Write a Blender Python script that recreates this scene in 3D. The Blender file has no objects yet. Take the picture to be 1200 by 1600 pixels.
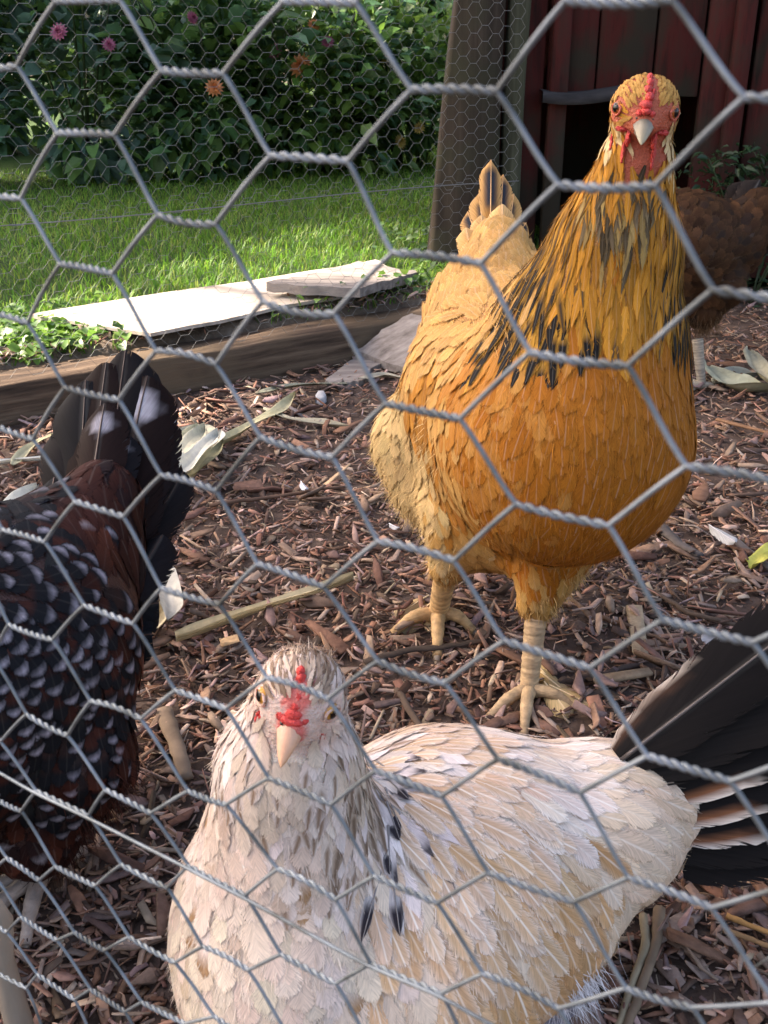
import bpy, bmesh, math, random
import numpy as np
from mathutils import Vector, Matrix
R = math.radians
rng = np.random.default_rng(7)
random.seed(7)
scene = bpy.context.scene
col = scene.collection

# ------------------------------------------------------------------ camera
F = 1570.0; PITCH = R(24.0); HC = 0.52           # focal length in px of the 1200x1600 photo
cam_d = bpy.data.cameras.new('camera'); cam = bpy.data.objects.new('camera', cam_d); col.objects.link(cam)
cam.location = (0, 0, HC); cam.rotation_euler = (R(90) - PITCH, 0, 0)
cam_d.sensor_fit = 'VERTICAL'; cam_d.sensor_height = 24.0; cam_d.lens = 24.0 * F / 1600
cam_d.clip_start = 0.01; cam_d.clip_end = 400
cam_d.dof.use_dof = True; cam_d.dof.focus_distance = 0.85; cam_d.dof.aperture_fstop = 27
scene.camera = cam
# ------------------------------------------------------------------ light
SUN = np.array([-0.72, 0.22, 0.66]); SUN /= np.linalg.norm(SUN)      # towards the sun
world = bpy.data.worlds.new('World'); scene.world = world; world.use_nodes = True
wn = world.node_tree
sky = wn.nodes.new('ShaderNodeTexSky'); sky.sky_type = 'NISHITA'; sky.sun_disc = False
sky.sun_elevation = math.asin(SUN[2]); sky.sun_rotation = math.atan2(SUN[0], SUN[1])
sky.air_density = 1.0; sky.dust_density = 4.0; sky.ozone_density = 0.6
wn.nodes['Background'].inputs['Strength'].default_value = 0.12
wn.links.new(sky.outputs[0], wn.nodes['Background'].inputs['Color'])
sl = bpy.data.lights.new('sun', 'SUN'); sl.energy = 5.0; sl.angle = R(0.53); sl.color = (1, 0.93, 0.82)
so = bpy.data.objects.new('sun', sl); col.objects.link(so); so.location = (-6, 5, 9)
so.rotation_euler = Vector(SUN).to_track_quat('Z', 'Y').to_euler()
vs = scene.view_settings
vs.view_transform = 'Standard'; vs.look = 'None'; vs.gamma = 1.0; vs.exposure = 2.15; vs.use_curve_mapping = False
vs.use_white_balance = True; vs.white_balance_temperature = 6950; vs.white_balance_tint = 17
scene.render.engine = 'CYCLES'; scene.cycles.max_bounces = 6; scene.cycles.diffuse_bounces = 3; scene.cycles.transparent_max_bounces = 12
scene.cycles.use_denoising = True

# ------------------------------------------------------------------ photo geometry -> world
CP, SP = math.cos(PITCH), math.sin(PITCH)
EYE = np.array([0, 0, HC])
RIGHT = np.array([1., 0, 0]); DOWN = np.array([0, -SP, -CP]); FWD = np.array([0, CP, -SP])
def ray(x, y):
    a = (np.asarray(x, float) - 600) / F; b = (np.asarray(y, float) - 800) / F
    return a[..., None] * RIGHT + b[..., None] * DOWN + FWD
def at_z(x, y, z=0.0):
    r = ray(x, y); return EYE + r * ((z - HC) / r[..., 2])[..., None]
def at_y(x, y, Y):
    r = ray(x, y); return EYE + r * (Y / r[..., 1])[..., None]
def at_depth(x, y, d): return EYE + ray(x, y) * d

# ------------------------------------------------------------------ helpers
def unit(v):
    v = np.asarray(v, float); return v / (np.linalg.norm(v, axis=-1, keepdims=True) + 1e-12)
def mesh_obj(name, V, faces, mat, parent=None, C=None, FD=None, smooth=True, base=None, kind=None):
    """V (n,3); faces: list of index arrays (m,3) or (m,4)."""
    V = np.asarray(V, np.float32)
    if base is not None: V = V - np.asarray(base, np.float32)
    faces = [np.asarray(f, np.int32) for f in (faces if isinstance(faces, list) else [faces]) if len(f)]
    me = bpy.data.meshes.new(name)
    nl = sum(f.size for f in faces); npoly = sum(len(f) for f in faces)
    me.vertices.add(len(V)); me.vertices.foreach_set('co', V.ravel())
    me.loops.add(nl); me.loops.foreach_set('vertex_index', np.concatenate([f.ravel() for f in faces]))
    st = []; tot = []; k = 0
    for f in faces:
        w = f.shape[1]; st.append(k + np.arange(len(f)) * w); tot.append(np.full(len(f), w)); k += f.size
    me.polygons.add(npoly)
    me.polygons.foreach_set('loop_start', np.concatenate(st).astype(np.int32))
    try: me.polygons.foreach_set('loop_total', np.concatenate(tot).astype(np.int32))
    except Exception: pass
    me.update(calc_edges=True); me.validate()
    if smooth: me.polygons.foreach_set('use_smooth', np.ones(len(me.polygons), bool))
    if C is not None:
        a = me.attributes.new('Col', 'FLOAT_COLOR', 'POINT')
        C = np.asarray(C, np.float32)
        if C.shape[1] == 3: C = np.c_[C, np.ones(len(C), np.float32)]
        a.data.foreach_set('color', np.ascontiguousarray(C, np.float32).ravel())
    if FD is not None:
        a = me.attributes.new('fd', 'FLOAT_VECTOR', 'POINT'); a.data.foreach_set('vector', np.ascontiguousarray(FD, np.float32).ravel())
    if mat: me.materials.append(mat)
    o = bpy.data.objects.new(name, me); col.objects.link(o)
    if parent is not None:
        o.parent = parent
    if base is not None and parent is None: o.location = base
    if kind: o['kind'] = kind
    return o
def tag(o, label=None, cat=None, group=None, kind=None):
    if label: o['label'] = label
    if cat: o['category'] = cat
    if group: o['group'] = group
    if kind: o['kind'] = kind
    return o
def empty(name, loc, label=None, cat=None, group=None):
    o = bpy.data.objects.new(name, None); o.location = loc; o.empty_display_size = .02; col.objects.link(o)
    return tag(o, label, cat, group)
class MB:
    """collects boxes, tubes, sheets into one mesh"""
    def __init__(s): s.V = []; s.Q = []; s.T = []; s.C = []; s.n = 0
    def add(s, V, Q=None, T=None, c=(1, 1, 1)):
        V = np.asarray(V, float); s.V.append(V)
        if Q is not None and len(Q): s.Q.append(np.asarray(Q) + s.n)
        if T is not None and len(T): s.T.append(np.asarray(T) + s.n)
        c = np.asarray(c, float); s.C.append(np.tile(c, (len(V), 1)) if c.ndim == 1 else c); s.n += len(V)
    def tube(s, P, r, n=8, c=(1, 1, 1), cap=True, flat=1.0, up=None):
        P = np.asarray(P, float); m = len(P); r = np.broadcast_to(np.asarray(r, float), (m,))
        t = unit(np.gradient(P, axis=0)); ref = np.array([0, 0, 1.]) if up is None else np.asarray(up, float)
        if up is None and abs(t[0] @ ref) > .9: ref = np.array([1., 0, 0])
        a = unit(np.cross(t, ref)); b = np.cross(a, t)
        th = np.arange(n) * 2 * math.pi / n
        V = P[:, None] + r[:, None, None] * (np.cos(th)[None, :, None] * a[:, None] + flat * np.sin(th)[None, :, None] * b[:, None])
        i = np.arange(m - 1)[:, None] * n; j = np.arange(n)[None]; k = (j + 1) % n
        Q = np.stack([i + j, i + k, i + n + k, i + n + j], -1).reshape(-1, 4)
        V = V.reshape(-1, 3); T = []
        if cap:
            V = np.r_[V, P[:1], P[-1:]]; e = m * n
            T = [(e, k_, j_) for j_, k_ in zip(range(n), list(range(1, n)) + [0])] + [(e + 1, (m - 1) * n + j_, (m - 1) * n + k_) for j_, k_ in zip(range(n), list(range(1, n)) + [0])]
        c = np.asarray(c, float)
        if c.ndim == 2: c = np.r_[np.repeat(c, n, 0), c[:1], c[-1:]] if cap else np.repeat(c, n, 0)
        s.add(V, Q, T, c)
    def box(s, o, ex, ey, ez, c=(1, 1, 1), jit=0):
        """o: centre, ex/ey/ez half-extent vectors"""
        o, ex, ey, ez = [np.asarray(v, float) for v in (o, ex, ey, ez)]
        V = np.array([o + a * ex + b * ey + d * ez for d in (-1, 1) for b in (-1, 1) for a in (-1, 1)])
        if jit: V += rng.normal(0, jit, V.shape)
        s.add(V, [(0, 2, 3, 1), (4, 5, 7, 6), (0, 1, 5, 4), (2, 6, 7, 3), (0, 4, 6, 2), (1, 3, 7, 5)], None, c)
    def sheet(s, G, c=(1, 1, 1)):
        G = np.asarray(G, float); m, n = G.shape[:2]
        i = np.arange(m - 1)[:, None] * n; j = np.arange(n - 1)[None]
        Q = np.stack([i + j, i + j + 1, i + n + j + 1, i + n + j], -1).reshape(-1, 4)
        c = np.asarray(c, float); s.add(G.reshape(-1, 3), Q, None, c.reshape(-1, c.shape[-1]) if c.ndim == 3 else c)
    def build(s, name, mat, parent=None, base=None, smooth=True, kind=None):
        f = []
        if s.Q: f.append(np.concatenate(s.Q))
        if s.T: f.append(np.concatenate(s.T))
        return mesh_obj(name, np.concatenate(s.V), f, mat, parent, C=np.concatenate(s.C), base=base, smooth=smooth, kind=kind)
def bevel(o, w=.004, seg=2):
    m = o.modifiers.new('bevel', 'BEVEL'); m.width = w; m.segments = seg; m.limit_method = 'ANGLE'; m.angle_limit = R(40); return o
def hermite(p0, p1, t0, t1, n):
    t = np.linspace(0, 1, n)[:, None]
    return (2*t**3-3*t**2+1)*p0 + (t**3-2*t**2+t)*t0 + (-2*t**3+3*t**2)*p1 + (t**3-t**2)*t1
def lin(r, g, b):
    """sRGB 0-255 -> linear"""
    c = np.array([r, g, b]) / 255.; return np.where(c <= .04045, c / 12.92, ((c + .055) / 1.055) ** 2.4)

# ------------------------------------------------------------------ materials
def new_mat(name, rough=.7, spec=.3, metal=0):
    m = bpy.data.materials.new(name); m.use_nodes = True; b = m.node_tree.nodes['Principled BSDF']
    b.inputs['Roughness'].default_value = rough; b.inputs['Specular IOR Level'].default_value = spec; b.inputs['Metallic'].default_value = metal
    return m, m.node_tree, b
def nd(nt, t, **kw):
    n = nt.nodes.new('ShaderNode' + t)
    for k, v in kw.items():
        if k in ('operation', 'blend_type', 'data_type', 'attribute_name', 'noise_dimensions', 'feature', 'distance', 'wave_type', 'bands_direction'): setattr(n, k, v)
        else: n.inputs[k].default_value = v
    return n
def ramp(nt, stops):
    n = nt.nodes.new('ShaderNodeValToRGB'); e = n.color_ramp.elements
    while len(e) < len(stops): e.new(.5)
    for x, (p, c) in zip(e, stops): x.position = p; x.color = (*c, 1)
    return n
def attr_mat(name, rough=.7, spec=.25, vary=.25, scale=60., bump=.15, bscale=200., stretch=(1, 1, 1), trans=0., metal=0, sss=0.):
    """colour from the Col attribute x noise, with fine relief"""
    m, nt, b = new_mat(name, rough, spec, metal); L = nt.links.new
    a = nd(nt, 'Attribute', attribute_name='Col'); tc = nt.nodes.new('ShaderNodeTexCoord'); mp = nd(nt, 'Mapping'); mp.inputs['Scale'].default_value = stretch
    L(tc.outputs['Object'], mp.inputs['Vector'])
    nz = nd(nt, 'TexNoise', Scale=scale, Detail=5., Roughness=.6); L(mp.outputs[0], nz.inputs['Vector'])
    mr = nd(nt, 'MapRange'); mr.inputs['From Min'].default_value = .25; mr.inputs['From Max'].default_value = .75
    mr.inputs['To Min'].default_value = 1 - vary; mr.inputs['To Max'].default_value = 1 + vary; L(nz.outputs[0], mr.inputs[0])
    mx = nd(nt, 'Mix', data_type='RGBA', blend_type='MULTIPLY'); mx.inputs[0].default_value = 1
    L(a.outputs['Color'], mx.inputs[6]); L(mr.outputs[0], mx.inputs[7]); L(mx.outputs[2], b.inputs['Base Color'])
    if bump:
        n2 = nd(nt, 'TexNoise', Scale=bscale, Detail=4.); L(mp.outputs[0], n2.inputs['Vector'])
        bp = nd(nt, 'Bump', Strength=bump, Distance=.002); L(n2.outputs[0], bp.inputs['Height']); L(bp.outputs[0], b.inputs['Normal'])
    if sss:
        b.inputs['Subsurface Weight'].default_value = sss; b.inputs['Subsurface Radius'].default_value = (.004, .0015, .001); b.inputs['Subsurface Scale'].default_value = 1.
    if trans:
        t = nt.nodes.new('ShaderNodeBsdfTranslucent'); L(mx.outputs[2], t.inputs['Color']); ms = nt.nodes.new('ShaderNodeMixShader'); ms.inputs[0].default_value = trans
        L(b.outputs[0], ms.inputs[1]); L(t.outputs[0], ms.inputs[2]); L(ms.outputs[0], nt.nodes['Material Output'].inputs['Surface'])
    return m
def feather_mat():
    m, nt, b = new_mat('feather', .7, .10); L = nt.links.new
    a = nd(nt, 'Attribute', attribute_name='Col'); f = nd(nt, 'Attribute', attribute_name='fd')
    sx = nt.nodes.new('ShaderNodeSeparateXYZ'); L(f.outputs['Vector'], sx.inputs[0])
    au = nd(nt, 'Math', operation='ABSOLUTE'); L(sx.outputs[0], au.inputs[0])
    k1 = nd(nt, 'Math', operation='MULTIPLY'); k1.inputs[1].default_value = .55; L(au.outputs[0], k1.inputs[0])
    bv = nd(nt, 'Math', operation='SUBTRACT'); L(sx.outputs[1], bv.inputs[0]); L(k1.outputs[0], bv.inputs[1])      # barb coordinate
    cm = nt.nodes.new('ShaderNodeCombineXYZ'); L(bv.outputs[0], cm.inputs[0]); L(sx.outputs[2], cm.inputs[2])
    k2 = nd(nt, 'Math', operation='MULTIPLY'); k2.inputs[1].default_value = .06; L(sx.outputs[0], k2.inputs[0]); L(k2.outputs[0], cm.inputs[1])
    nz = nd(nt, 'TexNoise', Scale=26., Detail=3., Roughness=.7); L(cm.outputs[0], nz.inputs['Vector'])
    mr = nd(nt, 'MapRange'); mr.inputs['From Min'].default_value = .3; mr.inputs['From Max'].default_value = .7
    mr.inputs['To Min'].default_value = .72; mr.inputs['To Max'].default_value = 1.22; L(nz.outputs[0], mr.inputs[0])
    mx = nd(nt, 'Mix', data_type='RGBA', blend_type='MULTIPLY'); mx.inputs[0].default_value = 1
    L(a.outputs['Color'], mx.inputs[6]); L(mr.outputs[0], mx.inputs[7])
    # pale shaft
    sh = nd(nt, 'MapRange'); sh.inputs['From Min'].default_value = .03; sh.inputs['From Max'].default_value = .12; sh.inputs['To Min'].default_value = 1; sh.inputs['To Max'].default_value = 0
    L(au.outputs[0], sh.inputs[0])
    sm = nd(nt, 'Math', operation='MULTIPLY'); L(sh.outputs[0], sm.inputs[0]); L(a.outputs['Alpha'], sm.inputs[1])
    m2 = nd(nt, 'Mix', data_type='RGBA', blend_type='SCREEN'); L(sm.outputs[0], m2.inputs[0]); L(mx.outputs[2], m2.inputs[6]); m2.inputs[7].default_value = (.75, .68, .58, 1)
    L(m2.outputs[2], b.inputs['Base Color'])
    bp = nd(nt, 'Bump', Strength=.25, Distance=.0006); L(nz.outputs[0], bp.inputs['Height']); L(bp.outputs[0], b.inputs['Normal'])
    t = nt.nodes.new('ShaderNodeBsdfTranslucent'); L(m2.outputs[2], t.inputs['Color']); ms = nt.nodes.new('ShaderNodeMixShader'); ms.inputs[0].default_value = .18
    L(b.outputs[0], ms.inputs[1]); L(t.outputs[0], ms.inputs[2])
    # split, fringed rims: barbs end unevenly
    e1 = nd(nt, 'MapRange'); e1.clamp = False; e1.inputs['From Min'].default_value = .60; e1.inputs['From Max'].default_value = 1.; L(sx.outputs[1], e1.inputs[0])
    mxn = nd(nt, 'Math', operation='MAXIMUM'); L(au.outputs[0], mxn.inputs[0]); L(e1.outputs[0], mxn.inputs[1])
    e2 = nd(nt, 'MapRange'); e2.clamp = False; e2.inputs['From Min'].default_value = .60; e2.inputs['From Max'].default_value = 1.; e2.inputs['To Max'].default_value = .82; L(mxn.outputs[0], e2.inputs[0])
    t1 = nd(nt, 'MapRange'); t1.inputs['From Min'].default_value = .32; t1.inputs['From Max'].default_value = .68; L(nz.outputs[0], t1.inputs[0])
    df = nd(nt, 'Math', operation='SUBTRACT'); L(t1.outputs[0], df.inputs[0]); L(e2.outputs[0], df.inputs[1])
    al = nd(nt, 'MapRange'); al.inputs['From Min'].default_value = -.06; al.inputs['From Max'].default_value = .10; L(df.outputs[0], al.inputs[0])
    tr = nt.nodes.new('ShaderNodeBsdfTransparent'); m3 = nt.nodes.new('ShaderNodeMixShader'); L(al.outputs[0], m3.inputs[0]); L(tr.outputs[0], m3.inputs[1]); L(ms.outputs[0], m3.inputs[2]); L(m3.outputs[0], nt.nodes['Material Output'].inputs['Surface'])
    return m
M = {}
M['feather'] = feather_mat()
M['skin'] = attr_mat('skin', .55, .35, .25, 260, .7, 650, sss=.25)
M['horn'] = attr_mat('horn', .38, .45, .15, 150, .1, 400)
M['scaly'] = attr_mat('scaly leg', .6, .3, .3, 220, .6, 380, stretch=(.5, .5, 1.6))
M['eye'] = attr_mat('eye', .16, .3, 0, 1, 0)
M['chip'] = attr_mat('wood chip', .85, .15, .35, 120, .5, 260, stretch=(1, 1, 1))
M['husk'] = attr_mat('corn husk', .6, .3, .2, 90, .4, 120, trans=.15)
M['grass'] = attr_mat('grass', .5, .3, .2, 8, 0, trans=.5)
M['leaf'] = attr_mat('leaf', .42, .45, .25, 25, .1, 60, trans=.42)
M['bark'] = attr_mat('bark', .9, .15, .4, 30, .8, 60, stretch=(1, 1, .2))
M['stone'] = attr_mat('stone', .85, .2, .2, 40, .4, 160)
def wire_mat():
    m, nt, b = new_mat('galvanised wire', .5, .4, .45); L = nt.links.new
    tc = nt.nodes.new('ShaderNodeTexCoord'); nz = nd(nt, 'TexNoise', Scale=90., Detail=4.); L(tc.outputs['Object'], nz.inputs['Vector'])
    rp = ramp(nt, [(.3, (.075, .082, .078)), (.5, (.145, .17, .185)), (.75, (.23, .26, .285))]); L(nz.outputs[0], rp.inputs[0]); L(rp.outputs[0], b.inputs['Base Color'])
    n2 = nd(nt, 'TexNoise', Scale=900., Detail=3.); L(tc.outputs['Object'], n2.inputs['Vector']); bp = nd(nt, 'Bump', Strength=.15, Distance=.0003); L(n2.outputs[0], bp.inputs['Height']); L(bp.outputs[0], b.inputs['Normal'])
    return m
M['wire'] = wire_mat()
def wood_mat(name, c0, c1, c2, axis_stretch, scale=10., rough=.85, bump=.5, moss=None):
    m, nt, b = new_mat(name, rough, .2); L = nt.links.new
    tc = nt.nodes.new('ShaderNodeTexCoord'); mp = nd(nt, 'Mapping'); mp.inputs['Scale'].default_value = axis_stretch; L(tc.outputs['Object'], mp.inputs[0])
    oi = nt.nodes.new('ShaderNodeObjectInfo'); ad = nd(nt, 'Vector' + 'Math', operation='ADD'); L(mp.outputs[0], ad.inputs[0])
    cx = nt.nodes.new('ShaderNodeCombineXYZ'); k = nd(nt, 'Math', operation='MULTIPLY'); k.inputs[1].default_value = 37.; L(oi.outputs['Random'], k.inputs[0]); L(k.outputs[0], cx.inputs[0]); L(k.outputs[0], cx.inputs[2]); L(cx.outputs[0], ad.inputs[1])
    nz = nd(nt, 'TexNoise', Scale=scale, Detail=8., Roughness=.65); L(ad.outputs[0], nz.inputs['Vector'])
    rp = ramp(nt, [(.32, c0), (.5, c1), (.68, c2)]); L(nz.outputs[0], rp.inputs[0]); out = rp.outputs[0]
    if moss:
        n3 = nd(nt, 'TexNoise', Scale=7., Detail=5.); L(tc.outputs['Object'], n3.inputs['Vector']); r3 = ramp(nt, [(.45, (0, 0, 0)), (.62, (1, 1, 1))]); L(n3.outputs[0], r3.inputs[0])
        mm = nd(nt, 'Mix', data_type='RGBA'); L(r3.outputs[0], mm.inputs[0]); L(out, mm.inputs[6]); mm.inputs[7].default_value = (*moss, 1); out = mm.outputs[2]
    L(out, b.inputs['Base Color'])
    bp = nd(nt, 'Bump', Strength=bump, Distance=.004); L(nz.outputs[0], bp.inputs['Height']); L(bp.outputs[0], b.inputs['Normal'])
    return m
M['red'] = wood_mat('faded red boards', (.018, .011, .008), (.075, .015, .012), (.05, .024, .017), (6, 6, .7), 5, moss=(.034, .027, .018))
M['post'] = wood_mat('weathered post', (.016, .011, .008), (.035, .025, .017), (.06, .045, .03), (8, 8, .5), 6, moss=(.035, .033, .018))
M['pole'] = wood_mat('mossy pole', (.03, .03, .016), (.06, .06, .035), (.095, .095, .06), (8, 8, .6), 6)
M['timber'] = wood_mat('old timber', (.022, .014, .009), (.085, .055, .034), (.17, .118, .075), (1.0, 16, 16), 4, bump=.9, moss=(.10, .07, .042))
M['ply'] = wood_mat('pale plywood', (.26, .21, .16), (.46, .40, .33), (.58, .53, .46), (2, 9, 9), 3, bump=.15, moss=(.36, .30, .23))
M['grey_wood'] = wood_mat('grey weathered wood', (.12, .1, .085), (.22, .19, .165), (.30, .265, .23), (2, 14, 10), 5, bump=.2)
M['dusty'] = wood_mat('dusty ledge', (.02, .019, .019), (.04, .037, .037), (.08, .072, .072), (1, 5, 5), 6)
def soil_mat(name, stops, scale, bump=.6, bs=90):
    m, nt, b = new_mat(name, .95, .1); L = nt.links.new; tc = nt.nodes.new('ShaderNodeTexCoord')
    nz = nd(nt, 'TexNoise', Scale=scale, Detail=8., Roughness=.7); L(tc.outputs['Object'], nz.inputs['Vector']); rp = ramp(nt, stops); L(nz.outputs[0], rp.inputs[0]); L(rp.outputs[0], b.inputs['Base Color'])
    n2 = nd(nt, 'TexNoise', Scale=bs, Detail=6.); L(tc.outputs['Object'], n2.inputs['Vector']); bp = nd(nt, 'Bump', Strength=bump, Distance=.008); L(n2.outputs[0], bp.inputs['Height']); L(bp.outputs[0], b.inputs['Normal'])
    return m
M['soil'] = soil_mat('mulch soil', [(.3, (.045, .031, .024)), (.55, (.10, .07, .054)), (.75, (.16, .12, .095))], 35)
M['dirt'] = soil_mat('dry dirt', [(.3, (.05, .036, .025)), (.55, (.12, .09, .065)), (.75, (.19, .15, .115))], 22)
M['turf'] = soil_mat('turf base', [(.35, (.022, .04, .01)), (.6, (.04, .075, .016)), (.8, (.06, .06, .03))], 14)
# ================================================================== SETTING
TA = at_z(0., 674.); TB = at_z(480., 584.)
TD = unit(TB - TA); TN = np.array([-TD[1], TD[0], 0])          # along the timber, away from the run
LAWN = .075
def side(p): return (np.asarray(p)[..., :2] - TA[:2]) @ TN[:2]  # >0: lawn side
def noise2(x, y, f=1., s=0):
    return (np.sin(x*3.1*f+s)+np.sin(y*2.7*f+1.7*s+.6)+np.sin((x+y)*4.9*f+2.2*s)*.6+np.sin((x-1.7*y)*7.7*f+s)*.4)/3.
# wide ground sheet to the horizon
g = MB(); g.sheet([[(-150, -150, -.06), (150, -150, -.06)], [(-150, 150, -.06), (150, 150, -.06)]])
tag(g.build('ground', M['soil']), kind='structure')
# run floor: bumpy mulch bed under the chips
gx = np.linspace(-1.6, 1.9, 141); gy = np.linspace(-.35, 2.75, 125); X, Y = np.meshgrid(gx, gy)
def floor_z(x, y):
    z = .006 * noise2(x, y, 3.) + .004 * noise2(x, y, 9., 2.)
    s = (np.stack([x, y], -1) - TA[:2]) @ TN[:2]
    return z + .004 * np.exp(-((s + .05) / .08) ** 2)
Z = floor_z(X, Y); S = side(np.stack([X, Y], -1)); Z = np.where(S > .02, -.03, Z)
run_floor = MB(); run_floor.sheet(np.stack([X, Y, Z], -1)); run_floor = run_floor.build('run_floor', M['soil']); tag(run_floor, kind='structure')
# lawn beyond the timber: from the timber to far behind
ls = np.r_[np.linspace(.12, .3, 8), np.linspace(.4, 4, 20), 6, 9, 14, 22, 40]; lt = np.linspace(-14, 14, 90)
Sg, Tg = np.meshgrid(ls, lt, indexing='ij')
LX = TA[0] + TN[0]*Sg + TD[0]*Tg; LY = TA[1] + TN[1]*Sg + TD[1]*Tg
LZ = LAWN + .012*noise2(LX, LY, 1.2) * np.clip(Sg*2, .2, 1) - .0
lw = MB(); lw.sheet(np.stack([LX, LY, LZ], -1)); tag(lw.build('lawn', M['turf']), kind='structure')
# dirt strip that banks up behind the timber
ds = np.linspace(.088, .21, 12); dt = np.linspace(-3.5, 1.4, 120); Sg, Tg = np.meshgrid(ds, dt, indexing='ij')
DX = TA[0] + TN[0]*Sg + TD[0]*Tg; DY = TA[1] + TN[1]*Sg + TD[1]*Tg
prof = np.sin(np.clip((Sg-.088)/.122, 0, 1)*math.pi)**.5
DZ = LAWN - .025 + prof*(.042 + .008*noise2(DX, DY, 5.)) + .004*noise2(DX, DY, 20.)
db = MB(); db.sheet(np.stack([DX, DY, DZ], -1)); tag(db.build('dirt_path', M['dirt']), kind='structure')

# landscape timber: sawn edge beam with worn corners
def beam(name, p0, d, n, length, w, h, z0, mat, label, cat, wob=.003, segs=60):
    m = MB(); t = np.linspace(0, length, segs)
    pr = np.array([(0, 0), (0, .95), (.05, 1), (.5, 1.01), (.95, 1), (1, .95), (1, 0)])
    G = []
    for ti in t:
        o = np.asarray(p0) + d*ti
        G.append([o + n*(a*w + wob*noise2(ti*2, a*3., 2., 1)) + np.array([0, 0, z0 + b*h + (wob*1.5*noise2(ti*3, a*5., 2., 4) if b > .5 else 0)]) for a, b in pr])
    m.sheet(G); G = np.array(G)
    for e in (0, -1):
        k = m.n; m.add(G[e], None, [(0, i, i+1) if e else (0, i+1, i) for i in range(1, 6)])
    o = m.build(name, mat, base=p0 + d*length*.5, smooth=False); an = math.atan2(d[1], d[0]); o.data.transform(Matrix.Rotation(-an, 4, 'Z')); o.rotation_euler.z = an; return tag(o, label, cat)
p0 = TA - TD*3.0 - np.array([0, 0, TA[2]])
tl = float(np.linalg.norm(TB - TA))
beam('landscape_timber', p0, TD, TN, 3.0 + 1.12, .09, .080, -.01, M['timber'], 'long weathered brown timber edging between the mulch and the lawn', 'timber')

# plywood sheet and broken boards on the lawn
def slab(name, pxs, z, th, mat, label, cat, group=None, tilt=None, nseg=10, wob=.003):
    """quad sheet from four photo corners on a level plane, real thickness"""
    P = [at_z(float(x), float(y), z + (tilt[k] if tilt is not None else 0)) for k, (x, y) in enumerate(pxs)]
    u = np.linspace(0, 1, nseg); A = np.array(P); m = MB()
    top = np.array([[(A[0]*(1-a)+A[1]*a)*(1-b)+(A[3]*(1-a)+A[2]*a)*b for a in u] for b in u])
    edge = np.zeros((nseg, nseg)); edge[[0, -1]] = 1; edge[:, [0, -1]] = 1
    top += edge[..., None]*rng.normal(0, wob, top.shape)*[1, 1, .3]; top[..., 2] += wob*noise2(top[..., 0], top[..., 1], 4.)
    bot = top - [0, 0, th]
    m.sheet(top); m.sheet(bot[::-1])
    for a, b in ((top[0], bot[0]), (bot[-1], top[-1]), (bot[:, 0], top[:, 0]), (top[:, -1], bot[:, -1])): m.sheet(np.stack([b, a]))
    o = m.build(name, mat, base=A.mean(0) - [0, 0, th], smooth=False); return tag(o, label, cat, group)
slab('plywood_sheet', [(46, 490), (588, 406), (640, 438), (236, 522)], LAWN+.026, .006, M['ply'], 'pale sunlit plywood sheet lying flat on the lawn', 'plywood')
slab('wooden_plank', [(412, 441), (562, 408), (655, 424), (566, 450)], LAWN+.055, .018, M['grey_wood'], 'broken plank propped on the plywood sheet, greyed for the shade on its front edge', 'plank', tilt=(.0, -.01, -.01, .0))  # darker grey wood stands in for shade on the pale plank's front edge
slab('weathered_board', [(556, 548), (640, 490), (700, 502), (680, 592)], .022, .014, M['grey_wood'], 'grey weathered board on the mulch beside the buff hen', 'board', tilt=(.004, .072, .072, 0))
slab('weathered_board', [(505, 596), (556, 555), (600, 562), (560, 596)], .016, .01, M['grey_wood'], 'thin grey board fragment half buried against the timber', 'board')

# grass: blades on the lawn (uncountable)
def blades(n, pts, h0, h1, wd, cols, lean=.5, flat=None):
    h = rng.uniform(h0, h1, n); az = rng.uniform(0, 2*math.pi, n); le = rng.uniform(.1, lean, n)*h*1.4
    dx = np.cos(az); dy = np.sin(az); w = rng.uniform(.6, 1.2, n)*wd
    V = np.zeros((n, 5, 3)); sxv = np.stack([-dy, dx, 0*dx], -1)*w[:, None]; up = np.array([0, 0, 1.])
    dirv = np.stack([dx, dy, 0*dx], -1)
    mid = pts + up*(h*.6)[:, None] + dirv*(le*.35)[:, None]; tip = pts + up*(h*.92)[:, None] + dirv*le[:, None]
    V[:, 0] = pts - sxv; V[:, 1] = pts + sxv; V[:, 2] = mid + sxv*.8; V[:, 3] = mid - sxv*.8; V[:, 4] = tip
    i = np.arange(n)[:, None]*5
    c = np.array(cols)[rng.integers(0, len(cols), n)]*rng.uniform(.7, 1.3, (n, 1)); C = np.repeat(c[:, None], 5, 1)
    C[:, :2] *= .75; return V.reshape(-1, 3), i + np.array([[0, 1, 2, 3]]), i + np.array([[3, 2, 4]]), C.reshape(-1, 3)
gcols = [(.105, .25, .024), (.135, .29, .03), (.175, .30, .036), (.085, .20, .024), (.21, .27, .06)]
def lawn_pts(n, s0, s1, t0, t1, power=1.6):
    s = s0 + (s1-s0)*rng.random(n)**power; t = rng.uniform(t0, t1, n)
    p = TA + TN*s[:, None] + TD*t[:, None]; p[:, 2] = LAWN - .004; return p
def keep_outside_boards(p):
    q = np.array([[46, 490], [588, 406], [640, 438], [236, 522]], float); A = at_z(q[:, 0], q[:, 1], LAWN+.02)[:, :2]
    ins = np.ones(len(p), bool)
    for i in range(4):
        e = A[(i+1) % 4]-A[i]; d = p[:, :2]-A[i]; ins &= (e[0]*d[:, 1]-e[1]*d[:, 0])/np.linalg.norm(e) < .022
    return ~ins
P = lawn_pts(105000, .10, 3.3, -2.6, 3.4); P = P[keep_outside_boards(P)]
sd = side(P); fr = np.abs(P[:, 0]) < (P[:, 1]*.44+.35); P = P[fr & (rng.random(len(P)) < np.clip((side(P)-.08)/.14, .03, 1))]
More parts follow.
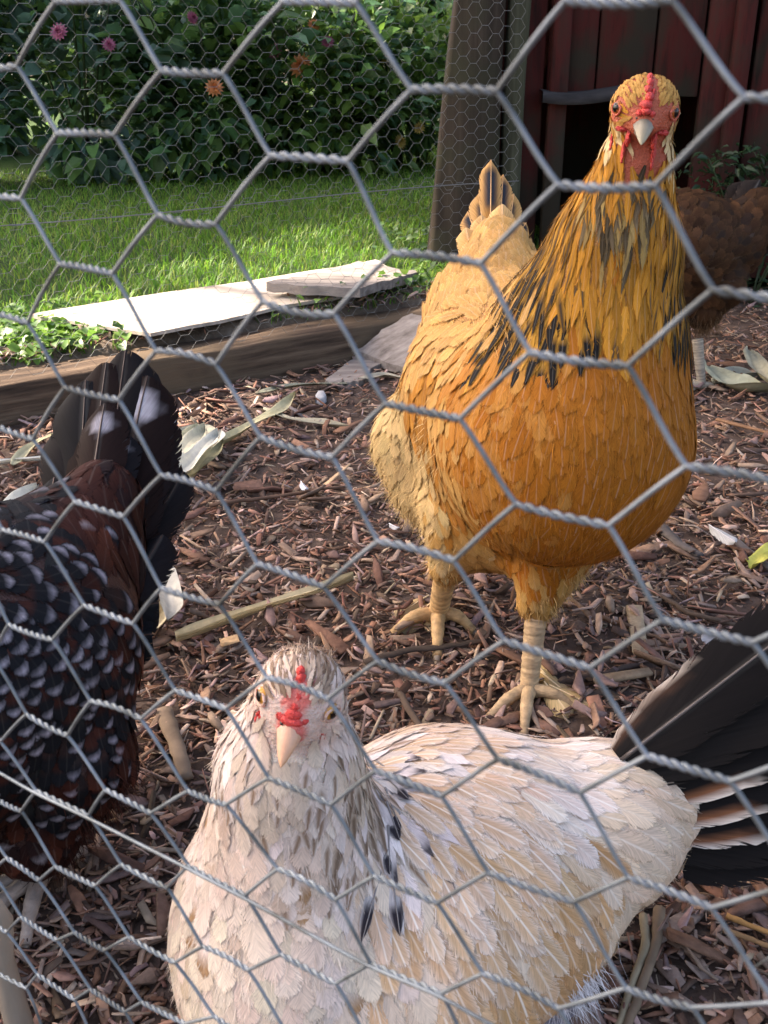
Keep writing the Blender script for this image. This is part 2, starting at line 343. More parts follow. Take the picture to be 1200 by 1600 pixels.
V, Q, T, C = blades(len(P), P, .016, .042, .0017, gcols, .9)
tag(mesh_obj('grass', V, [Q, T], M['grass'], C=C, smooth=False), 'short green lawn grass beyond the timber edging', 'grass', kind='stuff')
# broad-leaved weeds and clover at the lawn edge
def leaf_cloud(n, pts, L, cols, normal_up=.5, jit=.3, wr=.55, fold=.12, droop=.25, out=None):
    """leaf = 6-vertex folded blade; returns V,Q,C"""
    n = len(pts); d = rng.normal(0, 1, (n, 3)); d[:, 2] *= .45
    if out is not None: d = d + out*1.2
    d = unit(d); nr = unit(rng.normal(0, 1, (n, 3)) + np.array([0, 0, 1])*normal_up*3); s = unit(np.cross(d, nr)); nr = np.cross(s, d)
    ln = (L*rng.uniform(1-jit, 1+jit, n))[:, None]; w = ln*wr*.5
    V = np.zeros((n, 8, 3)); z = np.array([0, 0, -1.])
    V[:, 0] = pts; V[:, 1] = pts + d*ln*.35 + s*w + nr*ln*fold; V[:, 2] = pts + d*ln*.35 + z*ln*.02; V[:, 3] = pts + d*ln*.35 - s*w + nr*ln*fold
    V[:, 4] = pts + d*ln*.72 + s*w*.72 + nr*ln*fold*.7 + z*ln*droop*.4; V[:, 5] = pts + d*ln*.72 + z*ln*droop*.45; V[:, 6] = pts + d*ln*.72 - s*w*.72 + nr*ln*fold*.7 + z*ln*droop*.4
    V[:, 7] = pts + d*ln + z*ln*droop
    i = np.arange(n)[:, None]*8
    Q = np.concatenate([i+np.array([[0, 2, 1, 0]])[:, :4]*1 for _ in range(0)] + [i+np.array([[1, 2, 5, 4]]), i+np.array([[2, 3, 6, 5]])]); T = np.concatenate([i+np.array([[0, 2, 1]]), i+np.array([[0, 3, 2]]), i+np.array([[4, 5, 7]]), i+np.array([[5, 6, 7]])])
    c = np.array(cols)[rng.integers(0, len(cols), n)]*rng.uniform(.7, 1.35, (n, 1))
    return V.reshape(-1, 3), Q, T, np.repeat(c, 8, 0)
wx = rng.uniform(-60, 265, 1900); wy = 497 + rng.random(1900)*95 - .12*wx*rng.random(1900); P = at_z(wx, wy, LAWN); k = side(P) > .1
P = P[k]; P = P[keep_outside_boards(P)]; P[:, 2] += rng.uniform(.0, .03, len(P))
ex = np.array([[x, y] for x, y in [(270, 524), (300, 518), (340, 508), (380, 500), (430, 488), (530, 470), (570, 462), (240, 530), (210, 535), (640, 455), (600, 470), (648, 400), (640, 372), (620, 455), (655, 440), (500, 478), (450, 486), (400, 492)]], float)
E_ = np.repeat(at_z(ex[:, 0], ex[:, 1], LAWN), 45, 0); E_ += rng.normal(0, .05, E_.shape)*[1, 1, 0]; E_ = E_[(side(E_) > .1) & keep_outside_boards(E_)]; E_[:, 2] += rng.uniform(0, .06, len(E_))
V, Q, T, C = leaf_cloud(0, np.r_[P, E_], .019, [(.10, .2, .03), (.14, .25, .04), (.07, .15, .03)], 1.0, .4, .8)
tag(mesh_obj('clover', V, [Q, T], M['leaf'], C=C), 'bright low clover and weeds along the dirt behind the timber', 'weeds', kind='stuff')

# ---- flowering bushes behind the lawn
def tube_path(m, p0, d, L, r0, r1, bend, n=6, c=(1, 1, 1), sides=5):
    t = np.linspace(0, 1, n)[:, None]; P = p0 + unit(d)*L*t + np.asarray(bend)*t*t; m.tube(P, np.linspace(r0, r1, n), sides, c); return P
def flower(parent, p, r, c, base, face=None):
    m = MB(); f = unit(face if face is not None else np.array([rng.normal(0, .4), -1, .5])); a = unit(np.cross(f, [0, 0, 1.])); b = np.cross(a, f)
    for ring, (k, rr, tilt) in enumerate(((14, 1., .1), (11, .78, .5), (8, .5, .95), (5, .25, 1.3))):
        for i in range(k):
            th = 2*math.pi*(i+.5*ring)/k; o = a*math.cos(th)+b*math.sin(th); s = -a*math.sin(th)+b*math.cos(th); dv = o*math.cos(tilt)+f*math.sin(tilt)
            L = r*rr if ring < 3 else r*.4; w = r*.2
            m.add([p+f*.1*r*ring, p+dv*L*.5+s*w+f*.1*r*ring, p+dv*L+f*.1*r*ring, p+dv*L*.5-s*w+f*.1*r*ring], [(0, 1, 2, 3)], None, np.array(c)*rng.uniform(.75, 1.2))
    return m.build('flower', M['leaf'], parent, base=base)
def bush(x, y, h, rad, nl, L, cols, label, flowers=(), dark=False, group='flowering bushes behind the lawn', name='dahlia_bush'):
    base = np.array([x, y, LAWN-.01]); root = empty(name, base, label, 'bush', group)
    m = MB(); tips = []
    for i in range(9):
        a = rng.uniform(0, 2*math.pi); d = np.array([math.cos(a)*.28, math.sin(a)*.28, 1.])
        tips.append(tube_path(m, base + [math.cos(a)*.05, math.sin(a)*.05, 0], d, h*rng.uniform(.75, 1.05), .008, .003, np.array([math.cos(a), math.sin(a), 0])*rad*.5*rng.random(), c=(.06, .09, .03)))
    m.build('stem', M['leaf'], root, base=base)
    # leaves in clumps round the stems, bare towards the ground
    nl = int(nl*.62); K = 46; cl = np.zeros((K, 3)); th = rng.uniform(0, 2*math.pi, K); rr = rad*np.sqrt(rng.random(K)); hz = h*(.08+.95*rng.random(K)**.75)
    taper = np.clip(1.15-.45*hz/h, .4, 1)*np.clip(.55+hz/h, .5, 1)
    cl[:, 0] = x+np.cos(th)*rr*taper; cl[:, 1] = y+np.sin(th)*rr*taper*.8; cl[:, 2] = LAWN+hz
    idx = rng.integers(0, K, nl); sp = rng.uniform(.05, .11, K)
    P = cl[idx] + rng.normal(0, 1, (nl, 3))*sp[idx][:, None]; P[:, 2] = np.maximum(P[:, 2], LAWN+.01)
    out = unit(P-np.array([x, y, LAWN+h*.4]))
    V, Q, T, C = leaf_cloud(nl, P, L, cols, .85, .6, .52, out=out)
    mesh_obj('foliage', V, [Q, T], M['leaf'], root, C=C, base=base, kind='stuff')
    for fx, fy, fr, fc in flowers:
        flower(root, at_y(float(fx), float(fy), y-rad*.75), fr, fc, base)
    return root
GL = [(.075, .17, .055), (.11, .22, .06), (.09, .19, .095), (.14, .25, .06)]
GB = [(.11, .20, .145), (.15, .235, .19), (.09, .165, .11)]; GY = [(.10, .19, .03), (.13, .22, .04), (.08, .15, .03)]  # bluish leaves carry sky-lit shade in their colour, yellow-green ones sunlight
OR, PK, YE = (.7, .28, .10), (.42, .12, .2), (.7, .5, .15)
bush(-1.85, 4.15, .78, .36, 2600, .085, GB+GL, 'bluish green flowering bush at the left edge of the hedge', [(92, 50, .035, PK)])
bush(-1.25, 4.45, .80, .40, 2900, .09, GB+GL, 'big leaved dark bush with a pink bloom left of centre', [(170, 70, .03, PK)])
bush(-.72, 4.55, .74, .40, 2900, .085, GL, 'dense dark green bush behind the middle of the lawn', [(335, 137, .04, OR), (300, 28, .03, PK)])
bush(-.30, 4.75, .66, .38, 2700, .08, GL+GY, 'leafy bush with a large orange bloom and pink blooms', [(470, 103, .055, OR), (430, 80, .035, PK), (512, 66, .03, PK), (490, 40, .03, OR)])
bush(.12, 5.0, .62, .38, 2600, .07, GY+GL, 'sunny yellow green bush beside the barn post', [(545, 50, .035, (.8, .55, .45)), (600, 90, .03, YE), (625, 222, .035, YE), (655, 200, .03, YE)])
bush(.5, 5.3, .66, .36, 1800, .07, GY+GL, 'yellow green bush partly hidden behind the barn post', [])
for i, (x, y, h, r, lab) in enumerate([(-2.6, 6.0, 1.25, .75, 'tall bluish shrub far behind the hedge on the left'), (-1.35, 6.3, 1.2, .8, 'tall green shrub behind the bluish bushes'), (-.1, 6.7, 1.15, .8, 'tall sunlit shrub behind the orange blooms'), (1.0, 7.0, 1.2, .75, 'tall shrub behind the barn post')]):
    bush(x, y, h, r, 5200, .12, (GB+GL) if i < 2 else (GY+GL), lab, group='tall shrubs behind the flowering bushes', name='tall_shrub')

# ---- barn wall with post, pole, pop hole
WY = 2.56
def wx_(px, py): return at_y(float(px), float(py), WY)
hl, hr = wx_(905, 220)[0], wx_(1066, 220)[0]; ht, hb = wx_(940, 150)[2], .10
barn = empty('barn', (1.2, WY, 0), 'dark red weathered barn wall with a pop hole behind the buff hen', 'barn')
bb = np.array([1.2, WY, 0]); x = wx_(770, 100)[0]; BH = 1.9
while x < 2.6:
    w = rng.uniform(.105, .15); x1 = x + w - .006
    segs = [(.03, BH)]
    if x1 > hl and x < hr: segs = [(ht, BH), (.03, hb)]
    for z0, z1 in segs:
        a, b = x, x1
        m = MB(); off = rng.uniform(-.006, .006)
        m.box([(a+b)/2, WY+off, (z0+z1)/2], [(b-a)/2, 0, 0], [0, .011, 0], [0, 0, (z1-z0)/2], jit=.0012)
        o = m.build('board', M['red'], barn, base=bb, smooth=False); bevel(o, .003, 1)
    x += w
m = MB(); xl = wx_(770, 100)[0]
m.box([(xl+2.6)/2, WY+.5, BH/2], [(2.6-xl)/2, 0, 0], [0, .012, 0], [0, 0, BH/2]); m.box([xl+.01, WY+.66, BH/2], [.012, 0, 0], [0, .62, 0], [0, 0, BH/2]); m.box([2.6, WY+.66, BH/2], [.012, 0, 0], [0, .62, 0], [0, 0, BH/2])
m.build('rear_wall', M['red'], barn, base=bb, smooth=False)
m = MB(); m.box([(xl+2.6)/2+.05, WY+.55, BH+.12], [(2.6-xl)/2+.2, 0, 0], [0, .95, .16], [0, -.003, .02]); m.build('roof', M['grey_wood'], barn, base=bb, smooth=False)
# dusty ledge over the pop hole, sagging to the left
l0, l1 = wx_(842, 150), wx_(1000, 140); m = MB(); t = np.linspace(0, 1, 14)[:, None]
Pm = l0*(1-t)+l1*t; Pm[:, 1] = WY-.035; Pm[:, 2] += -.018*np.sin(t[:, 0]*math.pi*.9)*(1-t[:, 0])
G = np.stack([Pm+[0, .03, .016], Pm+[0, -.03, .012], Pm+[0, -.032, -.012], Pm+[0, .03, -.012]], 1); G = np.concatenate([G, G[:, :1]], 1); m.sheet(G); m.build('ledge', M['dusty'], barn, base=bb)
# trim battens
for px in (872, 1150):
    p = wx_(px, 100); m = MB(); m.box([p[0], WY-.026, .96], [.022, 0, 0], [0, .011, 0], [0, 0, .92], jit=.001); bevel(m.build('batten', M['red'], barn, base=bb, smooth=False), .003, 1)
# broad corner post, leaning, and a slim mossy pole
PY = 2.44
def lean_post(name, b0, b1, t0, t1, depth, mat, label, cat, Y=PY, ztop=1.35):
    def P(px, py): return at_y(float(px), float(py), Y)
    A0, A1, B0, B1 = P(*b0), P(*b1), P(*t0), P(*t1)
    def ext(a, b, z): return a + (b-a)*((z-a[2])/(b[2]-a[2]))
    m = MB(); G = []
    for z in np.linspace(-.03, ztop, 24):
        a, b = ext(A0, B0, z), ext(A1, B1, z); w = .0025*math.sin(z*9+a[0])
        e = (b-a)*.06
        G.append([a+[w, depth, 0], a+[w, .012, 0], a+e+[w, 0, 0], b-e+[w, 0, 0], b+[w, .012, 0], b+[w, depth, 0], a+[w, depth, 0]])
    m.sheet(G); G = np.array(G); m.add(G[-1][:6], None, [(0, i, i+1) for i in range(1, 5)])
    return tag(m.build(name, mat, base=[(A0[0]+A1[0])/2, Y, 0], smooth=False), label, cat)
lean_post('corner_post', (664, 440), (772, 440), (713, 0), (792, 0), .10, M['post'], 'broad leaning weathered post at the corner of the barn', 'post')
lean_post('slim_pole', (777, 400), (806, 400), (797, 0), (832, 0), .035, M['pole'], 'slim greenish pole between the broad post and red boards', 'pole', PY+.03)
# weeds against the barn wall
def weed(px, py, h, rad, nl, label, Y=2.36):
    b = at_y(float(px), float(py), Y); b[2] = 0; root = empty('wall_weed', b, label, 'weed', 'weeds growing against the barn wall'); m = MB()
    for i in range(7):
        a = rng.uniform(0, 6.28); tube_path(m, b, np.array([math.cos(a)*.3, math.sin(a)*.2, 1]), h*rng.uniform(.7, 1), .003, .001, np.array([math.cos(a), math.sin(a)*.5, 0])*.06, c=(.05, .08, .03))
    m.build('stem', M['leaf'], root, base=b)
    P = b + np.stack([rng.normal(0, rad, nl), rng.normal(0, rad*.5, nl), h*rng.random(nl)**.8], -1)
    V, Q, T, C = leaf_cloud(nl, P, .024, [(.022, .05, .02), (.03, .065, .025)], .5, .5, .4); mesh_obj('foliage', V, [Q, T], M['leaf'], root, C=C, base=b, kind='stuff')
weed(1110, 400, .34, .06, 330, 'dark leafy weed between the buff hen and brown hen'); weed(1180, 420, .36, .07, 360, 'bushy weed behind the brown hen tail'); weed(1260, 440, .36, .08, 350, 'leafy weed at the right edge by the barn')

# ---- unseen tree added outside the frame for shade; crown gaps shaped for sun patches
def sun_patch(p):
    """points p: does the sun ray through p land in one of the open spots?"""
    g = p - SUN*((p[:, 2]-LAWN)/SUN[2])[:, None]
    def inq(px, z=LAWN, soft=.19):
        A = at_z(np.array([q[0] for q in px], float), np.array([q[1] for q in px], float), z)[:, :2]; ins = np.ones(len(g), bool); c = A.mean(0)
        for i in range(len(A)):
            e = A[(i+1) % len(A)]-A[i]; d = g[:, :2]-A[i]; ins &= (e[0]*d[:, 1]-e[1]*d[:, 0])/np.linalg.norm(e)*np.sign(e[0]*(c-A[i])[1]-e[1]*(c-A[i])[0]) > -soft
        return ins
    r = inq([(20, 500), (150, 455), (330, 428), (420, 440), (400, 490), (250, 545)], soft=.13) | inq([(350, 394), (480, 364), (640, 352), (655, 385), (390, 410)], soft=.06) | inq([(-60, 520), (120, 500), (250, 540), (120, 575), (-60, 600)]) | inq([(450, 430), (640, 405), (680, 450), (560, 462)])
    h = p - SUN*((p[:, 1]-4.7)/SUN[1])[:, None]
    r |= (h[:, 2] > .22) & (rng.random(len(p)) < np.where(h[:, 0] > -.9, .97, .8)) & (h[:, 2] < 1.15)
    lawn_ = side(g) > .15; fleck = noise2(g[:, 0], g[:, 1], 2.6, 1.3) + .5*noise2(g[:, 0], g[:, 1], 6., 4.)
    r |= lawn_ & (fleck > 1.15)
    return r
CZ = 8.0; CC0 = np.array([.15, 2.35, LAWN]) + SUN*(CZ/SUN[2])
tb = np.array([CC0[0]-.6, CC0[1]+.4, LAWN]); tree = empty('shade_tree', tb, 'unseen tall broad tree added left of the garden, crown shaped to shade the run', 'tree')
m = MB(); tp = tb + np.array([[0, 0, -.2], [.05, 0, 1.6], [.15, -.05, 3.4], [.3, -.1, 5.2], [.55, -.3, 7.2]]); m.tube(tp, [.32, .26, .22, .18, .12], 14, (.09, .07, .05))
for k in range(8):
    a_ = k*2.4; c = CC0 + np.array([math.cos(a_)*2.4*(.5+.5*(k % 2)), math.sin(a_)*3.4*(.5+.5*(k % 3)/2), -.1+.3*(k % 2)])
    t = np.linspace(0, 1, 8)[:, None]; q = tp[3]*(1-t)+c*t; q[:, 2] += .35*np.sin(t[:, 0]*math.pi); m.tube(q, np.linspace(.06, .012, 8), 7, (.09, .07, .05))
m.build('trunk', M['bark'], tree, base=tb)
nL = 46000; q = CC0 + np.stack([rng.uniform(-4, 4, nL), rng.uniform(-5.6, 5.6, nL), rng.uniform(-1.5, 1.5, nL)], -1); o_ = (q-CC0)/np.array([3.3, 3.7, 1.3])
q = q[(o_**2).sum(1) < 1.0 + .2*noise2(q[:, 0]*2, q[:, 1]*2, .6)]; q = q[~(sun_patch(q) & (rng.random(len(q)) < .985))]
V, Q, T, C = leaf_cloud(0, q, .17, [(.05, .11, .025), (.065, .13, .03), (.04, .09, .02)], .9, .3, .75)
mesh_obj('crown', V, [Q, T], M['leaf'], tree, C=C, base=tb, kind='stuff')
# ================================================================== HENS
class Body:
    """smooth union of round cones; gives a distance field, a continuous skin mesh and a place for feathers"""
    def __init__(s, prims, k=.02):
        s.A = np.array([p[0] for p in prims], float); s.B = np.array([p[1] for p in prims], float)
        s.ra = np.array([p[2] for p in prims], float); s.rb = np.array([p[3] for p in prims], float); s.k = np.minimum(k, .45*np.minimum(s.ra, s.rb))
    def sdf(s, P):
        res = None
        for a, b, ra, rb, k in zip(s.A, s.B, s.ra, s.rb, s.k):
            ab = b-a; L2 = ab@ab
            h = np.clip(((P-a)@ab)/L2, 0, 1) if L2 > 1e-10 else np.zeros(len(P))
            d = np.linalg.norm(P-a-h[:, None]*ab, axis=1) - (ra+(rb-ra)*h)
            if res is None: res = d
            else:
                hh = np.maximum(k-np.abs(res-d), 0)/k; res = np.minimum(res, d)-hh*hh*k*.25
        return res
    def grad(s, P, e=6e-4):
        g = np.stack([s.sdf(P+np.eye(3)[i]*e)-s.sdf(P-np.eye(3)[i]*e) for i in range(3)], -1); return unit(g)
    def snap(s, P, off=0., it=3):
        for _ in range(it): P = P - s.grad(P)*(s.sdf(P)-off)[:, None]
        return P
    def march(s, px, py):
        r = unit(ray(np.asarray(px, float), np.asarray(py, float))); t = np.full(len(r), .2); best = t.copy(); bd = np.full(len(r), 9.)
        for _ in range(90):
            d = s.sdf(EYE+r*t[:, None]); up = d < bd; best = np.where(up, t, best); bd = np.minimum(bd, d); t = t+np.maximum(d, .0004)*.9
        return s.snap(EYE+r*best[:, None])
    def mesh(s, voxel=.006):
        bm = bmesh.new()
        for a, b, ra, rb in zip(s.A, s.B, s.ra, s.rb):
            L = np.linalg.norm(b-a); n = max(1, int(L/(min(ra, rb)*.35))+1)
            for i in range(n+1):
                f = i/n; bmesh.ops.create_icosphere(bm, subdivisions=3, radius=ra+(rb-ra)*f, matrix=Matrix.Translation(Vector(a+(b-a)*f)))
                if L < 1e-6: break
        me = bpy.data.meshes.new('tmp'); bm.to_mesh(me); bm.free(); o = bpy.data.objects.new('tmp', me); col.objects.link(o)
        md = o.modifiers.new('r', 'REMESH'); md.mode = 'VOXEL'; md.voxel_size = voxel
        dg = bpy.context.evaluated_depsgraph_get(); ev = o.evaluated_get(dg); m2 = ev.to_mesh()
        V = np.zeros(len(m2.vertices)*3); m2.vertices.foreach_get('co', V); V = V.reshape(-1, 3)
        Q = np.array([list(p.vertices) for p in m2.polygons if len(p.vertices) == 4]); ev.to_mesh_clear(); bpy.data.objects.remove(o)
        return s.snap(V, 0., 4), Q
NU, NV = 5, 7
UU = np.array([-1, -.42, 0, .42, 1.]); VV = np.array([0, .22, .45, .64, .80, .92, 1.])
SHAPE = {'round': np.array([.30, .66, .92, 1, .98, .84, .50]), 'point': np.array([.35, .75, 1, .95, .72, .40, .05]), 'wide': np.array([.35, .7, .92, 1, 1, .90, .58])}
def feather_cols(pal, n, nu=NU, nv=NV, U=None, Vv=None):
    """(n,nv,nu,4) colours from a palette; alpha = strength of the pale shaft"""
    U = UU if U is None else U; Vv = VV if Vv is None else Vv
    v = Vv[None, :, None, None]; au = np.abs(U)[None, None, :, None]
    r = lambda: rng.random((n, 1, 1, 1))
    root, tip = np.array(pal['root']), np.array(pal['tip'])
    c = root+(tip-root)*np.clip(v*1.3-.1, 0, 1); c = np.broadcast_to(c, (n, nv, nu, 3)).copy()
    c *= np.exp(rng.normal(0, pal.get('jit', .12), (n, 1, 1, 1)))*(1+rng.normal(0, .012, (n, 1, 1, 3)))
    for col_, prob, amt in pal.get('mix', ()):
        k = (r() < prob)*amt*rng.uniform(.4, 1, (n, 1, 1, 1)); c = c*(1-k)+np.array(col_)*k
    if 'stripe' in pal:
        col_, hw, v0, v1, prob = pal['stripe']; k = np.clip((hw+.25-au)/.3, 0, 1)*np.clip((v-v0)/.12, 0, 1)*np.clip((v1-v)/.06, 0, 1)*(r() < prob); c = c*(1-k)+np.array(col_)*k
    if 'edge' in pal:
        col_, e0, amt, prob = pal['edge']; k = np.clip((np.maximum(au, (v-.75)*4)-e0)/(1-e0), 0, 1)*amt*(r() < prob); c = c*(1-k)+np.array(col_)*k
    if 'bar' in pal:
        col_, v0, v1, prob = pal['bar']; k = np.clip((v-v0)/.15, 0, 1)*np.clip((v1-v)/.1+.5, 0, 1)*(r() < prob); c = c*(1-k)+np.array(col_)*k
    if 'spang' in pal:
        col_, v0, prob = pal['spang']; k = np.clip(1.7-1.5*((au/.50)**2+((v-v0+.05)/.105)**2), 0, 1)*(r() < prob)*rng.uniform(.55, 1, (n, 1, 1, 1)); c = c*(1-k)+np.array(col_)*k
    a = np.broadcast_to(np.full((n, 1, 1, 1), pal.get('shaft', .1))*rng.uniform(.3, 1, (n, 1, 1, 1)), (n, nv, nu, 1))
    return np.concatenate([np.clip(c, .002, .9), a], -1)
FQ = np.array([(i*NU+j, i*NU+j+1, (i+1)*NU+j+1, (i+1)*NU+j) for i in range(NV-1) for j in range(NU-1)])
def plumage(body, BV, BQ, st, pals, parent, base, skip=None, spacing=.40, ncand=60000, barbs=7, minsp=.0016, relief=.35):
    """shingle the skin with feathers. st rows: px,py,dx,dy,L,W,h,sigma,pal"""
    sp = body.march([r[0] for r in st], [r[1] for r in st]); par = np.array([r[2:8] for r in st], float); pn = [r[8] for r in st]
    tri = np.r_[BQ[:, [0, 1, 2]], BQ[:, [0, 2, 3]]]; a, b, c = BV[tri[:, 0]], BV[tri[:, 1]], BV[tri[:, 2]]
    ar = np.linalg.norm(np.cross(b-a, c-a), axis=1); ti = rng.choice(len(tri), ncand, p=ar/ar.sum()); r1, r2 = rng.random(ncand), rng.random(ncand); k = r1+r2 > 1; r1[k], r2[k] = 1-r1[k], 1-r2[k]
    P = a[ti]+(b-a)[ti]*r1[:, None]+(c-a)[ti]*r2[:, None]
    def fields(P):
        d2 = ((P[:, None]-sp[None])**2).sum(-1); w = np.exp(-d2/(2*par[:, 5]**2))+1e-7/(d2+1e-4); return w/w.sum(1, keepdims=True)
    w = fields(P); LW = np.sqrt(w@par[:, 2]*(w@par[:, 3])); rad = np.maximum(spacing*LW, minsp)
    keep = []; cell = .006; grid = {}; reach = int(rad.max()/cell)+1
    if skip is not None: ok = ~skip(P)
    else: ok = np.ones(len(P), bool)
    for i in range(ncand):
        if not ok[i]: continue
        p = P[i]; rr = rad[i]; key = (int(p[0]//cell), int(p[1]//cell), int(p[2]//cell)); m = int(rr/cell)+1; hit = False
        for x in range(key[0]-m, key[0]+m+1):
            for y in range(key[1]-m, key[1]+m+1):
                for z in range(key[2]-m, key[2]+m+1):
                    for j in grid.get((x, y, z), ()):
                        q = P[j]
                        if (p[0]-q[0])**2+(p[1]-q[1])**2+(p[2]-q[2])**2 < rr*rr: hit = True; break
                    if hit: break
                if hit: break
            if hit: break
        if not hit: keep.append(i); grid.setdefault(key, []).append(i)
    P = P[keep]; w = w[keep]; n = len(P); nr = body.grad(P)
    pick = (w**2).cumsum(1); pick /= pick[:, -1:]; pid = (rng.random((n, 1)) > pick).sum(1)
    dv = (w@par[:, :1])*RIGHT + (w@par[:, 1:2])*DOWN
    d = unit(dv-nr*(dv*nr).sum(1, keepdims=True)); s = np.cross(d, nr); an = rng.normal(0, .13, n)[:, None]; d, s = d*np.cos(an)+s*np.sin(an), s*np.cos(an)-d*np.sin(an)
    L = w@par[:, 2]*rng.uniform(.82, 1.18, n); W = w@par[:, 3]*rng.uniform(.85, 1.15, n); Hh = w@par[:, 4]*rng.uniform(.5, 1.5, n)
    shp = np.array([SHAPE[pals[pn[i]].get('shape', 'round')] for i in range(len(st))])[pid]
    C = np.zeros((n, NV, NU, 4)); nam = np.array(pn)[pid]
    for q in set(nam): k = nam == q; C[k] = feather_cols(pals[q], k.sum())
    u = UU[None, None, :, None]; v = VV[None, :, None, None]
    wv = (shp*W[:, None]*.5)[:, :, None, None]; tipback = .16*(u*u)*v
    G = P[:, None, None]+d[:, None, None]*(L[:, None, None, None]*(v-tipback))+s[:, None, None]*(wv*u*(1+rng.normal(0, .02, (n, NV, NU, 1))))
    off = (.0006+Hh[:, None, None]*(VV**1.1)[None, :, None]*(1-.45*(UU*UU)[None, None]) + rng.normal(0, .0003, (n, 1, 1))).reshape(-1)
    Gf = body.snap(G.reshape(-1, 3), off, 2)
    FD = np.concatenate([np.broadcast_to(u, (n, NV, NU, 1)), np.broadcast_to(v, (n, NV, NU, 1)), np.broadcast_to(rng.uniform(0, 50, (n, 1, 1, 1)), (n, NV, NU, 1))], -1).reshape(-1, 3)
    Gg = Gf.reshape(n, NV, NU, 3); gn = unit(np.cross(np.gradient(Gg, axis=1), np.gradient(Gg, axis=2))); bn = body.grad(Gf).reshape(n, NV, NU, 3); gn *= np.sign((gn*bn).sum(-1, keepdims=True)+1e-9)
    NN = [unit(bn*(1-relief)+gn*relief).reshape(-1, 3)]
    V = [Gf]; Cs = [C.reshape(-1, 4)]; FDs = [FD]; Q = [(np.arange(n)[:, None, None]*(NU*NV)+FQ[None]).reshape(-1, 4)]; T = []
    if barbs:                                                   # loose barbs soften each feather's rim
        G4 = Gf.reshape(n, NV, NU, 3); nb = n*barbs; fi = np.repeat(np.arange(n), barbs); vi = rng.choice([3, 4, 5, 5, 6, 6], nb); ui = rng.integers(0, NU, nb); ui = np.where(vi < 5, rng.choice([0, NU-1], nb), ui)
        p0 = G4[fi, vi, ui]; sg = UU[ui]; dd = unit(d[fi]+s[fi]*(sg*rng.uniform(.2, .9, nb))[:, None]+nr[fi]*rng.uniform(-.05, .35, nb)[:, None]+rng.normal(0, .15, (nb, 3)))
        ln = (L[fi]*rng.uniform(.05, .15, nb))[:, None]; sd_ = unit(np.cross(dd, nr[fi]))*rng.uniform(.00012, .0003, nb)[:, None]
        B = np.stack([p0-dd*ln*.3-sd_, p0-dd*ln*.3+sd_, p0+dd*ln], 1); k0 = sum(len(x) for x in V)
        NN.append(np.repeat(bn[fi, vi, ui], 3, 0)); V.append(B.reshape(-1, 3)); Cs.append(np.repeat(C[fi, vi, ui]*[1, 1, 1, 0], 3, 0)); FDs.append(np.tile([.2, .3, .3], (nb*3, 1))); T.append(k0+np.arange(nb*3).reshape(-1, 3))
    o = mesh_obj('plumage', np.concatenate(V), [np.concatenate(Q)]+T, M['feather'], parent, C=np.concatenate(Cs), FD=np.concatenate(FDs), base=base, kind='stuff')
    o.data.normals_split_custom_set_from_vertices(np.concatenate(NN).tolist())
    return o
def fluff(body, pxs, n, L, c, parent, base, d=(0, 0, -1.), spread=.012, jit=.25, name='down', lift=(.05, .6), wild=.35):
    """downy strands rooted round photo points"""
    P0 = body.march([p[0] for p in pxs], [p[1] for p in pxs]); i = rng.integers(0, len(P0), n); P = body.snap(P0[i]+rng.normal(0, spread, (n, 3)), .0004, 3); nr = body.grad(P)
    dd = np.asarray(d, float); t = unit(dd-nr*(nr@dd)[:, None]+nr*rng.uniform(lift[0], lift[1], n)[:, None]+rng.normal(0, wild, (n, 3))); ln = (L*rng.uniform(.5, 1.3, n))[:, None]
    s = unit(np.cross(t, nr))*rng.uniform(.00013, .00032, n)[:, None]; mid = P+t*ln*.55; tip = P+t*ln+np.array([0, 0, -1])*ln*.15+rng.normal(0, .1, (n, 3))*ln
    V = np.stack([P-s, P+s, mid+s*.8, mid-s*.8, tip], 1); k = np.arange(n)[:, None]*5
    C = np.repeat(np.array(c)*np.exp(rng.normal(0, jit, (n, 1))), 5, 0)
    return mesh_obj(name, V.reshape(-1, 3), [k+np.array([[0, 1, 2, 3]]), k+np.array([[3, 2, 4]])], M['feather'], parent, C=np.c_[C, np.zeros(len(C))], FD=np.tile([.2, .3, .3], (len(C), 1)), base=base, kind='stuff')
TU = np.linspace(-1, 1, 9); TV = np.linspace(0, 1, 18)
